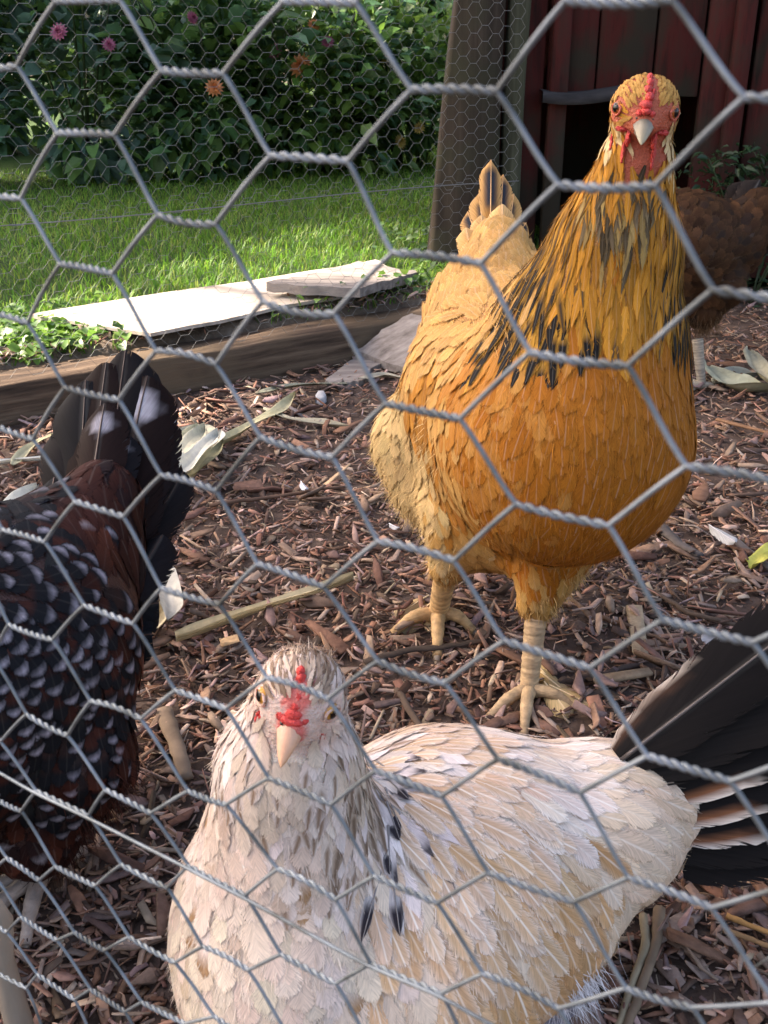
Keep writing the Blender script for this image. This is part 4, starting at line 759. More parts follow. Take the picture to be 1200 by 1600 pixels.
# ------------------------------------------------------------------ white hen, sitting in front
def white_hen():
    base = at_z(640., 1560.); root = empty('white_hen', base, 'cream white hen with tan markings sitting in front, black tail feathers', 'hen', 'hens in the run')
    Hc = at_depth(470., 1082., .470); Rr = .0222; f = np.array([-.13, -1, -.12]); u = np.array([.20, -.06, 1]); fu = unit(f); uu = unit(u-fu*(np.array(u)@fu)); ss = np.cross(fu, uu)
    prims = [([-.043, .417, .088], [.04, .452, .085], .073, .083), ([.04, .452, .088], [.128, .478, .100], .080, .049), ([.128, .478, .10], [.168, .492, .106], .049, .030),
             ([-.046, .412, .13], [-.047, .405, .20], .056, .034), ([-.047, .405, .20], [-.042, .402, .235], .034, .023), (Hc, Hc, .0200, .0200), (Hc+fu*.008-[0, 0, .003], Hc+fu*.016-[0, 0, .006], .0135, .0075),
             ([.03, .40, .075], [.098, .432, .078], .058, .034), ([-.045, .388, .075], [-.02, .39, .06], .056, .06)]
    B = Body(prims, .028)
    def cf(V):
        C = np.tile([.62, .52, .42], (len(V), 1)); q = V-Hc; fr = q@fu; C[(np.linalg.norm(q, axis=1) < .030) & (fr > 0)] = (.62, .46, .38); C[(np.linalg.norm(q, axis=1) < .026) & (fr > .009) & (np.abs(q@ss) < .0062) & (q@uu > -.008)] = (.60, .15, .12); return C
    V, Q = skin_mesh(root, base, B, .0045, cf)
    Wh = (.72, .62, .52); Tn = (.55, .36, .20); BK = (.03, .025, .03)
    pals = {'breast': dict(root=(.64, .53, .43), tip=(.72, .61, .50), jit=.08, mix=[((.40, .25, .15), .10, .5), ((.5, .37, .27), .2, .35)], edge=((.78, .70, .61), .6, .4, .6), shaft=.05),
            'belly': dict(root=(.64, .56, .44), tip=(.72, .64, .50), jit=.07, mix=[((.5, .35, .2), .05, .5)]),
            'back': dict(root=(.58, .40, .25), tip=(.68, .53, .39), jit=.10, edge=((.78, .72, .66), .5, .7, .9), shaft=.9, mix=[((.5, .3, .15), .2, .5)]),
            'wing': dict(root=(.56, .38, .21), tip=(.63, .46, .29), jit=.11, edge=((.76, .68, .58), .5, .6, .8), shaft=1.0, mix=[((.5, .30, .14), .3, .5)], shape='wide'),
            'wingtan': dict(root=(.48, .29, .13), tip=(.56, .36, .18), jit=.12, edge=((.72, .6, .46), .6, .5, .7), shaft=1.0, shape='wide'),
            'rump': dict(root=(.66, .55, .42), tip=(.72, .60, .45), jit=.07, shaft=.6, mix=[((.6, .43, .26), .3, .5)], shape='wide'),
            'saddle': dict(root=(.66, .55, .45), tip=(.76, .68, .59), jit=.07, shaft=.8, mix=[((.58, .40, .24), .35, .6)], edge=((.8, .77, .73), .5, .6, 1.)),
            'hackle': dict(root=(.66, .58, .50), tip=(.75, .69, .63), jit=.10, shape='point', stripe=((.22, .13, .07), .25, .3, 1.1, .55), shaft=.1),
            'hackblack': dict(root=(.70, .64, .60), tip=(.72, .67, .64), jit=.10, shape='point', stripe=(BK, .42, .6, 1.2, .35)),
            'neckbrown': dict(root=(.60, .50, .40), tip=(.66, .57, .46), jit=.12, shape='point', stripe=((.13, .075, .04), .35, .2, 1.1, .9)),
            'crown': dict(root=(.58, .46, .34), tip=(.55, .44, .33), jit=.25, shape='point', mix=[((.16, .09, .05), .6, .9)]), 'face': dict(root=(.62, .5, .42), tip=(.70, .62, .55), jit=.12, shape='point'), 'throat': dict(root=(.55, .46, .36), tip=(.64, .55, .43), jit=.08),
            'spot': dict(root=(.66, .58, .5), tip=(.70, .62, .54), jit=.1, bar=((.38, .23, .12), .55, 1.2, .45))}
    for k_ in pals:
        for q_ in ('root', 'tip'): pals[k_][q_] = tuple(np.array(pals[k_][q_])*[1.04, .985, .965])
    st = [(470, 1015, .1, -.8, .0085, .0019, .0008, .010, 'crown'), (435, 1030, -.6, -.6, .0085, .0019, .0008, .010, 'crown'), (515, 1032, .6, -.5, .0085, .0019, .0008, .010, 'crown'), (480, 1040, .1, -1, .0085, .0019, .0008, .010, 'crown'), (430, 1055, -.7, -.4, .0085, .0019, .0008, .008, 'face'), (525, 1075, .8, -.3, .0085, .0019, .0008, .008, 'face'), (455, 1060, -.2, -1, .0075, .0018, .0006, .008, 'face'), (505, 1070, .3, -1, .0075, .0018, .0006, .008, 'face'),
          (402, 1090, -.7, .5, .011, .0024, .0010, .010, 'face'), (545, 1110, .7, .6, .011, .0024, .0010, .010, 'face'), (405, 1130, -.5, .8, .012, .004, .0016, .010, 'face'), (530, 1150, .5, .9, .012, .004, .0016, .010, 'neckbrown'), (450, 1205, -.05, 1, .012, .006, .001, .012, 'throat'), (485, 1195, .05, 1, .012, .006, .001, .010, 'throat'),
          (395, 1190, -.4, 1, .024, .006, .0018, .018, 'hackle'), (520, 1200, .25, 1, .022, .005, .0018, .014, 'neckbrown'), (550, 1240, .4, 1, .028, .006, .002, .014, 'neckbrown'), (470, 1260, 0, 1, .022, .009, .0015, .02, 'hackle'), (500, 1270, .1, 1, .024, .007, .0016, .014, 'neckbrown'), (360, 1270, -.3, 1, .024, .010, .0016, .02, 'breast'), (340, 1290, -.2, 1, .022, .010, .0018, .012, 'spot'), (350, 1240, -.3, 1, .022, .009, .0016, .012, 'spot'), (470, 1330, 0, 1, .018, .008, .0012, .012, 'spot'), (500, 1480, .1, 1, .02, .010, .0012, .012, 'spot'),
          (560, 1300, .25, 1, .036, .008, .002, .015, 'hackblack'), (590, 1310, .5, .9, .038, .007, .0022, .014, 'hackblack'), (620, 1250, .8, .8, .034, .008, .002, .014, 'hackblack'), (560, 1390, .1, 1, .034, .008, .002, .014, 'hackblack'), (530, 1340, .05, 1, .026, .010, .0016, .02, 'hackle'), (600, 1210, .6, .7, .026, .007, .002, .014, 'hackle'), (380, 1410, 0, 1, .020, .008, .0018, .010, 'spot'),
          (420, 1340, 0, 1, .024, .014, .0009, .03, 'breast'), (330, 1380, -.05, 1, .024, .014, .0009, .03, 'breast'), (450, 1450, 0, 1, .024, .015, .0009, .035, 'breast'), (340, 1500, 0, 1, .024, .016, .0009, .04, 'belly'), (500, 1540, .1, 1, .024, .016, .0009, .04, 'belly'), (600, 1560, .3, 1, .024, .015, .0009, .03, 'belly'),
          (620, 1180, .9, .25, .022, .012, .0012, .02, 'back'), (680, 1230, .9, .35, .022, .012, .0012, .02, 'back'), (640, 1290, .8, .5, .026, .012, .0013, .02, 'back'), (720, 1300, .85, .5, .030, .013, .0013, .025, 'back'), (660, 1390, .7, .7, .030, .014, .0013, .025, 'back'),
          (760, 1400, .65, .75, .042, .014, .0017, .03, 'wing'), (700, 1480, .55, .85, .038, .015, .0017, .03, 'wing'), (830, 1420, .65, .75, .045, .014, .0018, .025, 'wingtan'), (800, 1500, .5, .85, .045, .015, .0018, .025, 'wingtan'), (660, 1560, .4, .9, .034, .015, .0022, .03, 'wing'), (880, 1480, .5, .85, .045, .015, .0026, .02, 'wingtan'),
          (790, 1200, .95, -.15, .035, .012, .0014, .02, 'saddle'), (860, 1190, .95, -.1, .035, .012, .0014, .02, 'saddle'), (820, 1260, .95, .15, .036, .013, .0014, .02, 'saddle'), (920, 1180, .95, -.1, .04, .013, .0014, .02, 'saddle'), (900, 1290, .9, .3, .038, .015, .0016, .025, 'rump'), (960, 1240, .9, .2, .04, .016, .0016, .025, 'rump'), (1000, 1330, .8, .6, .036, .016, .0016, .025, 'rump'), (930, 1380, .7, .7, .036, .016, .0016, .025, 'rump'), (1040, 1290, .9, .5, .036, .017, .0026, .02, 'rump')]
    def skip(P):
        q = P-Hc; fr = q@fu; la = q@ss; up = q@uu; near = np.linalg.norm(q, axis=1) < .030
        return near & (((fr > .0165)) | ((fr > .004) & (np.abs(la) < .0030) & (up < .017)) | ((fr > .0) & (np.abs(la) > .009) & (up < .0065) & (up > -.0035)))
    plumage(B, V, Q, st, pals, root, base, skip, .36, 110000, 4, .00095, .14)
    fluff(B, [(395+i*6, 1085+j*22) for i in range(3) for j in range(7)]+[(540, 1090+j*20) for j in range(7)], 260, .009, (.66, .56, .45), root, base, (0, .1, -1), .006, .3, 'neck_down', (.03, .25), .2)
    fluff(B, [(320+i*28, 1270+j*30) for i in range(9) for j in range(10)], 5200, .010, (.64, .54, .44), root, base, (.03, .05, -1), .014, .2, 'breast_barbs', (.02, .10), .08)
    fluff(B, [(430+i*14, 1018+(i % 3)*9) for i in range(9)], 320, .007, (.42, .31, .22), root, base, (0, .4, .8), .006, .5, 'crown_down', (.05, .4), .25)
    red = (.62, .06, .05)
    comb = [(.86, 0, .02, .16, .26, .12), (.80, 0, .16, .16, .20, .13), (.72, .01, .30, .14, .15, .13), (.64, -.02, .46, .12, .12, .13), (.80, .22, .03, .12, .14, .12), (.80, -.22, .03, .12, .14, .12), (.74, .14, .2, .1, .12, .1), (.74, -.14, .2, .1, .12, .1), (.42, .02, .74, .10, .11, .17), (.36, .06, .88, .08, .09, .14), (.50, -.01, .62, .10, .09, .10)]
    wat = [(.52, .66, -.45, .12, .14, .26), (.55, -.60, -.45, .12, .12, .22), (.60, .40, -.55, .10, .12, .14), (.60, -.38, -.55, .10, .12, .14)]
    head_parts(root, base, Hc, f, u, Rr, (.50, .30, .21), (.66, .36, .20), (.55, .26, .04), comb, red, wat, .84, (.55, .36, .28), .6, (.46, .67, .13), .20)
    # black tail fan with white and rusty outer edges
    bt = dict(root=(.012, .010, .009), tip=(.006, .005, .005), jit=.1, shaft=.06, quillc=(.06, .05, .045))
    sp_ = [(970, 1188, 1330, 912, .044), (984, 1212, 1380, 980, .046), (1000, 1238, 1410, 1056, .046), (1018, 1264, 1420, 1130, .046), (1034, 1292, 1410, 1195, .046), (1050, 1322, 1390, 1250, .044), (1064, 1348, 1370, 1300, .040)]
    for i, (bx, by, tx, ty, w) in enumerate(sp_):
        quill('tail_feather', at_depth(float(bx), float(by), .585+.003*i), at_depth(float(tx), float(ty), .565+.007*i), w, (.1, -.65, .75), bt, root, base, .0, .06, shape=[.45, .65, .88, 1, 1, .95, .6], seed=i*1.7, edge_white=(1, (.60, .55, .48), (.20, .085, .04)) if i in (2, 3, 4) else ((-1, (.5, .42, .34), (.1, .05, .03), .12) if i == 0 else None))
    cv = dict(root=(.58, .49, .38), tip=(.60, .50, .36), jit=.05, shaft=.25, quillc=(.62, .53, .40), mix=[((.6, .45, .28), .5, .5)])
    # folded flight feathers low on the wing
    gp = dict(root=(.30, .28, .30), tip=(.20, .19, .22), jit=.08, shaft=.2); tp_ = dict(root=(.5, .32, .15), tip=(.6, .43, .25), jit=.08, shaft=1., edge=((.75, .66, .54), .5, .6, 1.))
    for i, (bx, by, tx, ty, w, pl, dp) in enumerate([(700, 1640, 938, 1522, .020, gp, .572), (690, 1650, 925, 1548, .020, gp, .568), (680, 1660, 905, 1575, .02, gp, .562), (740, 1440, 935, 1475, .022, tp_, .553), (745, 1470, 935, 1512, .022, tp_, .549), (725, 1500, 915, 1542, .022, tp_, .545), (700, 1525, 880, 1572, .022, tp_, .541)]):
        quill('wing_feather', at_depth(float(bx), float(by), dp-.012), at_depth(float(tx), float(ty), dp), w, (.1, -.8, .5), pl, root, base, -.03, .15, shape=[.3, .6, .9, 1, 1, .85, .5], seed=40+i)
    # a few black tipped hackle feathers fall over the shoulder
    hb = dict(root=(.55, .5, .46), tip=(.5, .46, .44), jit=.05, stripe=(BK, .7, .55, 1.3, 1.), shaft=.1, quillc=(.2, .18, .17))
    for i, (bx, by, tx, ty, w) in enumerate([(600, 1228, 657, 1282, .009), (610, 1255, 648, 1298, .008), (572, 1272, 616, 1346, .012), (590, 1268, 622, 1335, .010), (548, 1330, 528, 1452, .009), (565, 1360, 600, 1442, .009), (556, 1300, 562, 1375, .009)]):
        a_, b_ = B.march([bx, tx], [by, ty]); n_ = B.grad(np.array([a_, b_])); quill('hackle_feather', a_+n_[0]*.002, b_+n_[1]*.0035, w, n_.mean(0), hb, root, base, .02, .15, shape=[.3, .6, .9, 1, .85, .5, .1], seed=60+i)
    # white fluff under the wing tip
    fluff(B, [(900+i*8, 1540+j*10) for i in range(5) for j in range(4)], 350, .022, (.7, .68, .68), root, base, (.4, -.2, -1), .008, .1, 'belly_down')
    return root
white_hen()

# ------------------------------------------------------------------ speckled hen at the left, seen from behind its tail
def speckled_hen():
    base = at_z(40., 1330.); root = empty('speckled_hen', base, 'dark mahogany hen with white speckles at the left edge, tail raised', 'hen', 'hens in the run')
    prims = [([-.232, .665, .185], [-.27, .59, .150], .052, .092), ([-.27, .59, .15], [-.32, .50, .15], .098, .095), ([-.232, .665, .185], [-.215, .70, .215], .05, .03), ([-.32, .50, .16], [-.37, .45, .26], .075, .04), ([-.37, .45, .26], [-.385, .425, .32], .04, .022), ([-.225, .55, .09], [-.235, .53, .05], .056, .03), ([-.30, .52, .08], [-.29, .50, .05], .055, .03), ([-.385, .42, .33], [-.395, .40, .325], .024, .012)]
    B = Body(prims, .03)
    V, Q = skin_mesh(root, base, B, .0055, lambda V: np.tile([.035, .012, .008], (len(V), 1)))
    Mh = (.058, .016, .009); Mb = (.028, .010, .008); K = (.008, .009, .011); Wt = (.34, .32, .36)
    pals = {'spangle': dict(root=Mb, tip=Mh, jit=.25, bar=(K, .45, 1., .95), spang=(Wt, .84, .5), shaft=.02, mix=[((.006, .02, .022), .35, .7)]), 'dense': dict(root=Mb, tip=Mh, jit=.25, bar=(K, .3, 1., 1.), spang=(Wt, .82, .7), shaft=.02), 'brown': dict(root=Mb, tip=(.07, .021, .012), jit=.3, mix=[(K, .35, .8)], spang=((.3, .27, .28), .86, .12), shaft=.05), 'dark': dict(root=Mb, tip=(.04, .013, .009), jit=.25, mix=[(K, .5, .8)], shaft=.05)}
    st = [(130, 860, .3, -1, .05, .022, .003, .03, 'dark'), (200, 880, .4, -.8, .05, .022, .003, .025, 'dark'), (60, 870, 0, -1, .04, .02, .003, .03, 'spangle'), (180, 960, .6, .3, .04, .02, .003, .03, 'brown'), (110, 950, .3, -.3, .024, .016, .0028, .03, 'spangle'), (30, 960, .3, -.2, .024, .016, .0028, .03, 'dense'), (150, 1040, .7, .6, .024, .016, .003, .03, 'spangle'), (60, 1050, .4, .7, .024, .016, .0028, .035, 'dense'), (120, 1100, .3, 1, .022, .015, .0026, .03, 'spangle'), (20, 1150, .2, 1, .024, .014, .0026, .04, 'spangle'), (90, 1180, .3, 1, .026, .012, .0024, .03, 'spangle'), (180, 1150, .2, 1, .028, .014, .0024, .03, 'brown'), (170, 1250, -.1, 1, .028, .014, .0024, .03, 'brown'), (100, 1300, -.1, 1, .03, .013, .0024, .04, 'brown'), (30, 1330, .1, 1, .03, .013, .0024, .04, 'brown'), (120, 1390, -.3, 1, .03, .012, .0024, .03, 'dark')]
    plumage(B, V, Q, st, pals, root, base, None, .42, 50000, 2)
    tp = dict(root=(.014, .006, .005), tip=(.012, .006, .005), jit=.15, mix=[((.006, .009, .012), .5, .7)], shaft=.08, quillc=(.04, .018, .01)); tw = dict(tp, spang=((.42, .40, .43), .86, 1.)); tr = dict(root=(.05, .016, .009), tip=(.05, .018, .01), jit=.15, shaft=.04, quillc=(.07, .025, .012), bar=(K, .62, 1.05, 1.))
    cup = [.3, .6, .85, 1, 1, .9, .6]
    for i, (bx, by, tx, ty, w, yy, pl) in enumerate([(160, 860, 190, 540, .066, .785, tp), (135, 850, 160, 560, .066, .778, tp), (175, 850, 226, 582, .060, .772, tw), (188, 860, 238, 632, .054, .765, tw), (125, 850, 128, 590, .062, .770, tp), (115, 850, 100, 650, .058, .760, tp), (192, 870, 245, 690, .05, .757, tw), (200, 890, 285, 735, .036, .742, tp)]):
        quill('tail_feather', px3(bx, by, .690+.002*i), px3(tx, ty, yy), w, (-.1, -1, .35), pl, root, base, -.06, .2, shape=[.3, .55, .8, 1, 1, .85, .5], seed=i)
    for i, (bx, by, tx, ty, w, yy) in enumerate([(140, 800, 158, 625, .040, .742), (150, 800, 190, 670, .036, .738), (160, 830, 205, 735, .038, .730), (120, 830, 135, 735, .036, .728)]):
        quill('tail_covert', px3(bx, by, .680), px3(tx, ty, yy), w, (-.1, -1, .35), tw if i else dict(tw), root, base, -.08, .25, shape=cup, seed=30+i)
    for i, (bx, by, tx, ty, w, yy, pl) in enumerate([(90, 890, 190, 770, .055, .712, tr), (70, 900, 205, 850, .055, .700, tr), (100, 920, 245, 885, .05, .690, tr), (110, 960, 248, 940, .05, .672, tr), (70, 870, 80, 740, .05, .715, tr), (190, 950, 252, 830, .036, .71, tp), (130, 1000, 235, 990, .042, .655, tr), (30, 880, 50, 800, .045, .70, tw)]):
        quill('saddle_feather', px3(bx, by, .645), px3(tx, ty, yy-.012), w, (-.1, -.8, .6), pl, root, base, -.08, .3, shape=cup, seed=50+i)
    fluff(B, [(150+i*10, 1200+j*30) for i in range(6) for j in range(6)], 900, .018, (.045, .016, .011), root, base, (0, 0, -1), .012, .4)
    # out of frame: head, and legs under the body
    hc = np.array([-.39, .41, .33]); head_parts(root, base, hc, np.array([-.5, -.85, -.1]), np.array([0, 0, 1.]), .021, (.3, .22, .15), (.4, .3, .2), (.4, .15, .03), [(.5, 0, .8, .4, .06, .25), (.1, 0, .95, .3, .06, .28)], (.45, .03, .03), [(.7, .25, -.9, .1, .06, .3), (.7, -.25, -.9, .1, .06, .3)])
    for x_, y_ in ((-.235, .53), (-.295, .50)):
        a = np.array([x_, y_, .013]); leg(root, base, a+[.0, .01, .06], a, [(a+[-.055, -.03, -.009], .006), (a+[-.035, -.055, -.009], .006), (a+[.005, -.055, -.009], .006), (a+[.02, .03, -.009], .004)], .0095, .008, (.38, .3, .24), (.2, .16, .12))
    return root
speckled_hen()

# ------------------------------------------------------------------ brown hen by the barn
def brown_hen():
    base = at_z(1095., 612.); root = empty('brown_hen', base, 'dark brown hen walking away in the shade by the barn', 'hen', 'hens in the run')
    prims = [([.60, 1.80, .235], [.52, 1.79, .225], .062, .092), ([.52, 1.79, .225], [.44, 1.79, .24], .095, .075), ([.60, 1.80, .235], [.645, 1.80, .29], .06, .035), ([.44, 1.79, .25], [.42, 1.80, .27], .05, .040), ([.42, 1.80, .27], [.40, 1.79, .30], .034, .024), ([.572, 1.765, .165], [.56, 1.76, .13], .056, .035), ([.50, 1.76, .15], [.49, 1.76, .11], .05, .03), ([.40, 1.79, .305], [.38, 1.79, .30], .022, .012)]
    B = Body(prims, .03); V, Q = skin_mesh(root, base, B, .007, lambda V: np.tile([.06, .028, .012], (len(V), 1)))
    pals = {'br': dict(shaft=.0, root=(.035, .016, .008), tip=(.062, .028, .012), jit=.25, edge=((.095, .05, .021), .5, .6, .8), mix=[((.02, .015, .012), .25, .8)], shape='wide'), 'fl': dict(root=(.07, .038, .02), tip=(.12, .068, .034), jit=.15)}
    st = [(1100, 400, .3, -.6, .03, .022, .004, .05, 'br'), (1150, 340, .5, -.8, .035, .024, .004, .04, 'br'), (1150, 430, .6, .3, .03, .02, .004, .05, 'br'), (1080, 460, .2, .6, .03, .02, .004, .05, 'br'), (1110, 520, .2, 1, .03, .016, .004, .03, 'fl'), (1075, 530, 0, 1, .03, .016, .004, .03, 'fl')]
    plumage(B, V, Q, st, pals, root, base, None, .42, 26000)
    tp = dict(root=(.04, .025, .015), tip=(.018, .014, .012), jit=.2)
    for i, (bx, by, tx, ty, w) in enumerate([(1140, 360, 1190, 280, .05), (1150, 370, 1210, 310, .05), (1150, 385, 1220, 340, .05), (1155, 400, 1215, 370, .045), (1135, 355, 1165, 282, .045)]):
        quill('tail_feather', px3(bx, by, 1.78+.01*i), px3(tx, ty, 1.80+.01*i), w, (.1, -1, .2), tp, root, base, -.05, .2, seed=i)
    fluff(B, [(1070+i*14, 490+j*18) for i in range(6) for j in range(4)], 900, .028, (.16, .09, .045), root, base, (0, 0, -1), .014, .3)
    a = at_z(1096., 602., .012); leg(root, base, at_y(1090., 530., a[1]+.01), a, [(a+[-.05, -.01, -.008], .006), (a+[-.04, -.04, -.008], .006), (a+[-.03, .035, -.008], .006), (a+[.03, .005, -.008], .004)], .0095, .0075, (.28, .24, .18), (.15, .12, .1))
    b2 = a+[-.075, .02, 0]; leg(root, base, b2+[0, 0, .09], b2, [(b2+[-.05, -.01, -.008], .006), (b2+[-.04, -.04, -.008], .006), (b2+[-.03, .035, -.008], .006), (b2+[.03, .005, -.008], .004)], .0095, .0075, (.28, .24, .18), (.15, .12, .1))
    head_parts(root, base, np.array([.398, 1.79, .305]), np.array([-1, -.1, -.1]), np.array([0, 0, 1.]), .021, (.3, .22, .15), (.4, .3, .2), (.4, .15, .03), [(.5, 0, .8, .4, .06, .2), (.1, 0, .95, .3, .06, .22)], (.4, .03, .03), [(.7, .25, -.9, .1, .06, .3), (.7, -.25, -.9, .1, .06, .3)])
    return root
brown_hen()

# ------------------------------------------------------------------ feathers dropped on the mulch
def dropped(pa, pb, w, label, pal):
    a, b = at_z(float(pa[0]), float(pa[1]), .02), at_z(float(pb[0]), float(pb[1]), .024); o = quill('fallen_feather', a, b, w, (rng.normal(0, .3), rng.normal(0, .3)-.2, 1), pal, None, (a+b)/2, .05, .25, seed=3)
    return tag(o, label, 'feather', 'feathers dropped on the mulch')
wp = dict(root=(.4, .39, .39), tip=(.5, .49, .5), jit=.05, shaft=.1); gpz = dict(root=(.4, .4, .42), tip=(.5, .5, .52), jit=.05, shaft=.3)
dropped((1108, 820), (1150, 850), .016, 'small white feather right of the buff hen', wp); dropped((1130, 1005), (1100, 985), .02, 'white downy feather by the tip of the black tail', wp)
dropped((243, 672), (275, 655), .022, 'grey white feather beside the folded husk', gpz); dropped((290, 652), (318, 632), .02, 'dark speckled feather on the mulch near the timber', dict(root=(.05, .03, .02), tip=(.06, .03, .02), jit=.1, spang=((.6, .6, .65), .7, 1.)))
dropped((625, 505), (655, 495), .02, 'small white feather on the grey board', wp); dropped((470, 752), (478, 766), .01, 'tiny pale feather on the middle of the mulch', gpz); dropped((608, 818), (622, 826), .008, 'tiny white feather left of the buff hen', wp)
# ================================================================== MULCH CHIPS, HUSKS, STICKS
def chip_set(P, L, W, H, cols, tiltmax=.35):
    n = len(P); az = rng.uniform(0, 2*math.pi, n); ti = rng.normal(0, tiltmax, n); ro = rng.normal(0, .4, n)
    d = np.stack([np.cos(az)*np.cos(ti), np.sin(az)*np.cos(ti), np.sin(ti)], -1); s = unit(np.cross(d, np.array([0, 0, 1.]) + .0*d)); u = np.cross(s, d)
    s, u = s*np.cos(ro)[:, None]+u*np.sin(ro)[:, None], u*np.cos(ro)[:, None]-s*np.sin(ro)[:, None]
    V = np.zeros((n, 12, 3)); bend = rng.normal(0, .08, n)
    e0, e1 = rng.uniform(.15, 1., n), rng.uniform(.1, .95, n)
    for k, (a, wf) in enumerate(((-1, e0), (rng.uniform(-.3, .4), 1.), (1, e1))):
        wj = W*wf*rng.uniform(.7, 1.2, n); c = P + d*(a*L*.5)[:, None] + u*(bend*L*(a*a))[:, None] + s*(rng.normal(0, .12, n)*W)[:, None]
        for j, (sx, sz) in enumerate(((-.5, 0), (.5, 0), (.4, 1), (-.4, 1))): V[:, k*4+j] = c + s*(sx*wj)[:, None] + u*(sz*H*rng.uniform(.6, 1.1, n))[:, None]
    q = []
    for k in (0, 4):
        for j in range(4): q.append((k+j, k+(j+1) % 4, k+4+(j+1) % 4, k+4+j))
    q += [(3, 2, 1, 0), (8, 9, 10, 11)]
    Q = (np.arange(n)[:, None, None]*12 + np.array(q)[None]).reshape(-1, 4)
    c = np.array(cols)[rng.integers(0, len(cols), n)]*1.17*np.exp(rng.normal(0, .34, (n, 1)))*rng.uniform(.93, 1.07, (n, 3))*[1., .99, .98]
    return V.reshape(-1, 3), Q, np.repeat(c, 12, 0)
CC = [(.19, .11, .075), (.23, .145, .10), (.26, .18, .13), (.17, .09, .06), (.30, .22, .165), (.10, .065, .05), (.21, .115, .075), (.23, .165, .14)]
def floor_pts(n, y0=-.05, y1=2.5, power=1.):
    y = y0 + (y1-y0)*rng.random(n)**power; hw = .46*np.maximum(y, .15)+.24; x = rng.uniform(-1, 1.22, n)*hw
    p = np.stack([x, y, 0*x], -1); p = p[side(p) < -.005]; p[:, 2] = floor_z(p[:, 0], p[:, 1]); return p
P = floor_pts(36000, .15, 2.5, 1.2); n = len(P); P[:, 2] += rng.uniform(.0, .010, n)
f = np.exp(rng.normal(0, .45, n)); V1, Q1, C1 = chip_set(P, .017*f, .0050*f**.6*rng.choice([.25, .5, .8, 1.1, 1.5], n), .0011*f**.5, CC)
P = floor_pts(18000, .15, 1.3, 1.); n = len(P); P[:, 2] += rng.uniform(-.002, .007, n)
f = np.exp(rng.normal(0, .35, n)); V2, Q2, C2 = chip_set(P, .008*f, .0028*f, .0011*f**.5, CC)
t_ = rng.uniform(-2.5, 1.3, 2600); s_ = .095 + .12*rng.random(2600); P = TA + TD*t_[:, None] + TN*s_[:, None]; P[:, 2] = LAWN + .006 + rng.uniform(0, .012, len(P)); n = len(P); f = np.exp(rng.normal(0, .4, n))
V3, Q3, C3 = chip_set(P, .014*f, .0035*f*rng.uniform(.4, 1.4, n), .0012*f, CC); mesh_obj('bark_litter', V3, [Q3], M['chip'], C=C3, smooth=False, kind='stuff'); tag(bpy.data.objects['bark_litter'], 'dry bark litter on the dirt along the back of the timber', 'litter')
mesh_obj('mulch', np.r_[V1, V2], [np.r_[Q1, Q2+len(V1)]], M['chip'], C=np.r_[C1, C2], smooth=False, kind='stuff')
tag(bpy.data.objects['mulch'], 'brown shredded bark mulch covering the floor of the run', 'mulch')
# larger chips lie on top one by one
proto = []
for k in range(14):
    L = rng.uniform(.028, .055); V, Q, C = chip_set(np.zeros((1, 3)), np.array([L]), np.array([L*rng.uniform(.16, .38)]), np.array([.0032]), [CC[k % len(CC)]], .0)
    o = mesh_obj('wood_chip', V, [Q], M['chip'], C=C*.78, smooth=False, parent=run_floor); proto.append(o)
P = floor_pts(900, .38, 1.9, 1.0)[:290]
for i, p in enumerate(P):
    o = proto[i] if i < len(proto) else proto[i % len(proto)].copy()
    if i >= len(proto): col.objects.link(o); o.parent = run_floor
    sc = .75+.35*min(p[1], 1.2); o.location = (p[0], p[1], p[2]+rng.uniform(.008, .014)); o.rotation_euler = (rng.normal(0, .15), rng.normal(0, .2), rng.uniform(0, 6.28)); o.scale = (sc,)*3
# twigs
def twig(pxs, r, label, c=(.10, .07, .05), lift=.012, n=14):
    p = np.array([at_z(float(x), float(y), lift) for x, y in pxs]); t = np.linspace(0, len(p)-1, n); q = np.stack([np.interp(t, np.arange(len(p)), p[:, k]) for k in range(3)], -1)
    q += rng.normal(0, r*(.3 if r < .0045 else .08)*(.35 if c[0] > .19 else 1), q.shape); m = MB(); m.tube(q, r*np.linspace(1, .7, n)*rng.uniform(.9, 1.1, n), 7, c, flat=1. if r < .0045 else .5)
    return tag(m.build('twig', M['bark'], base=q.mean(0)), label, 'twig', 'twigs on the mulch')
twig([(620, 1075), (650, 1130), (690, 1170), (745, 1185)], .0035, 'crooked brown twig lying behind the white hen')
twig([(870, 1070), (940, 1052), (1000, 1038)], .004, 'thick dark twig beside the feathered foot of the buff hen', (.07, .05, .04))
twig([(1130, 830), (1180, 870), (1225, 905)], .006, 'short pale stick lying at the right behind the white feather', (.16, .13, .11))
twig([(1010, 920), (1080, 960), (1150, 975)], .003, 'thin twig between the buff hen and the black tail')
twig([(940, 965), (1000, 985), (1060, 1010)], .0028, 'slender reddish twig in front of the pale chip', (.14, .085, .055))
twig([(1120, 655), (1170, 668), (1215, 680)], .006, 'orange brown stick right of the buff hen', (.2, .11, .06))
twig([(570, 1035), (640, 1015), (700, 1010), (760, 1000)], .005, 'dark root running under the feet of the buff hen', (.06, .045, .035))
twig([(905, 1088), (950, 1080), (985, 1100)], .005, 'dark bark stick touching the tail of the white hen', (.06, .045, .035))
twig([(1035, 825), (1060, 850), (1095, 868)], .008, 'stubby bark piece right of the buff hen breast', (.1, .085, .075))
twig([(1135, 1430), (1180, 1450), (1240, 1470)], .0022, 'golden straw stalk below the black tail feathers', (.38, .2, .07))
twig([(1130, 1452), (1180, 1470), (1240, 1492)], .002, 'brownish straw stalk under the golden one', (.26, .15, .07))
twig([(1005, 1430), (1010, 1480), (985, 1540), (965, 1610)], .0032, 'pale grass stem below the rump of the white hen', (.3, .24, .15))
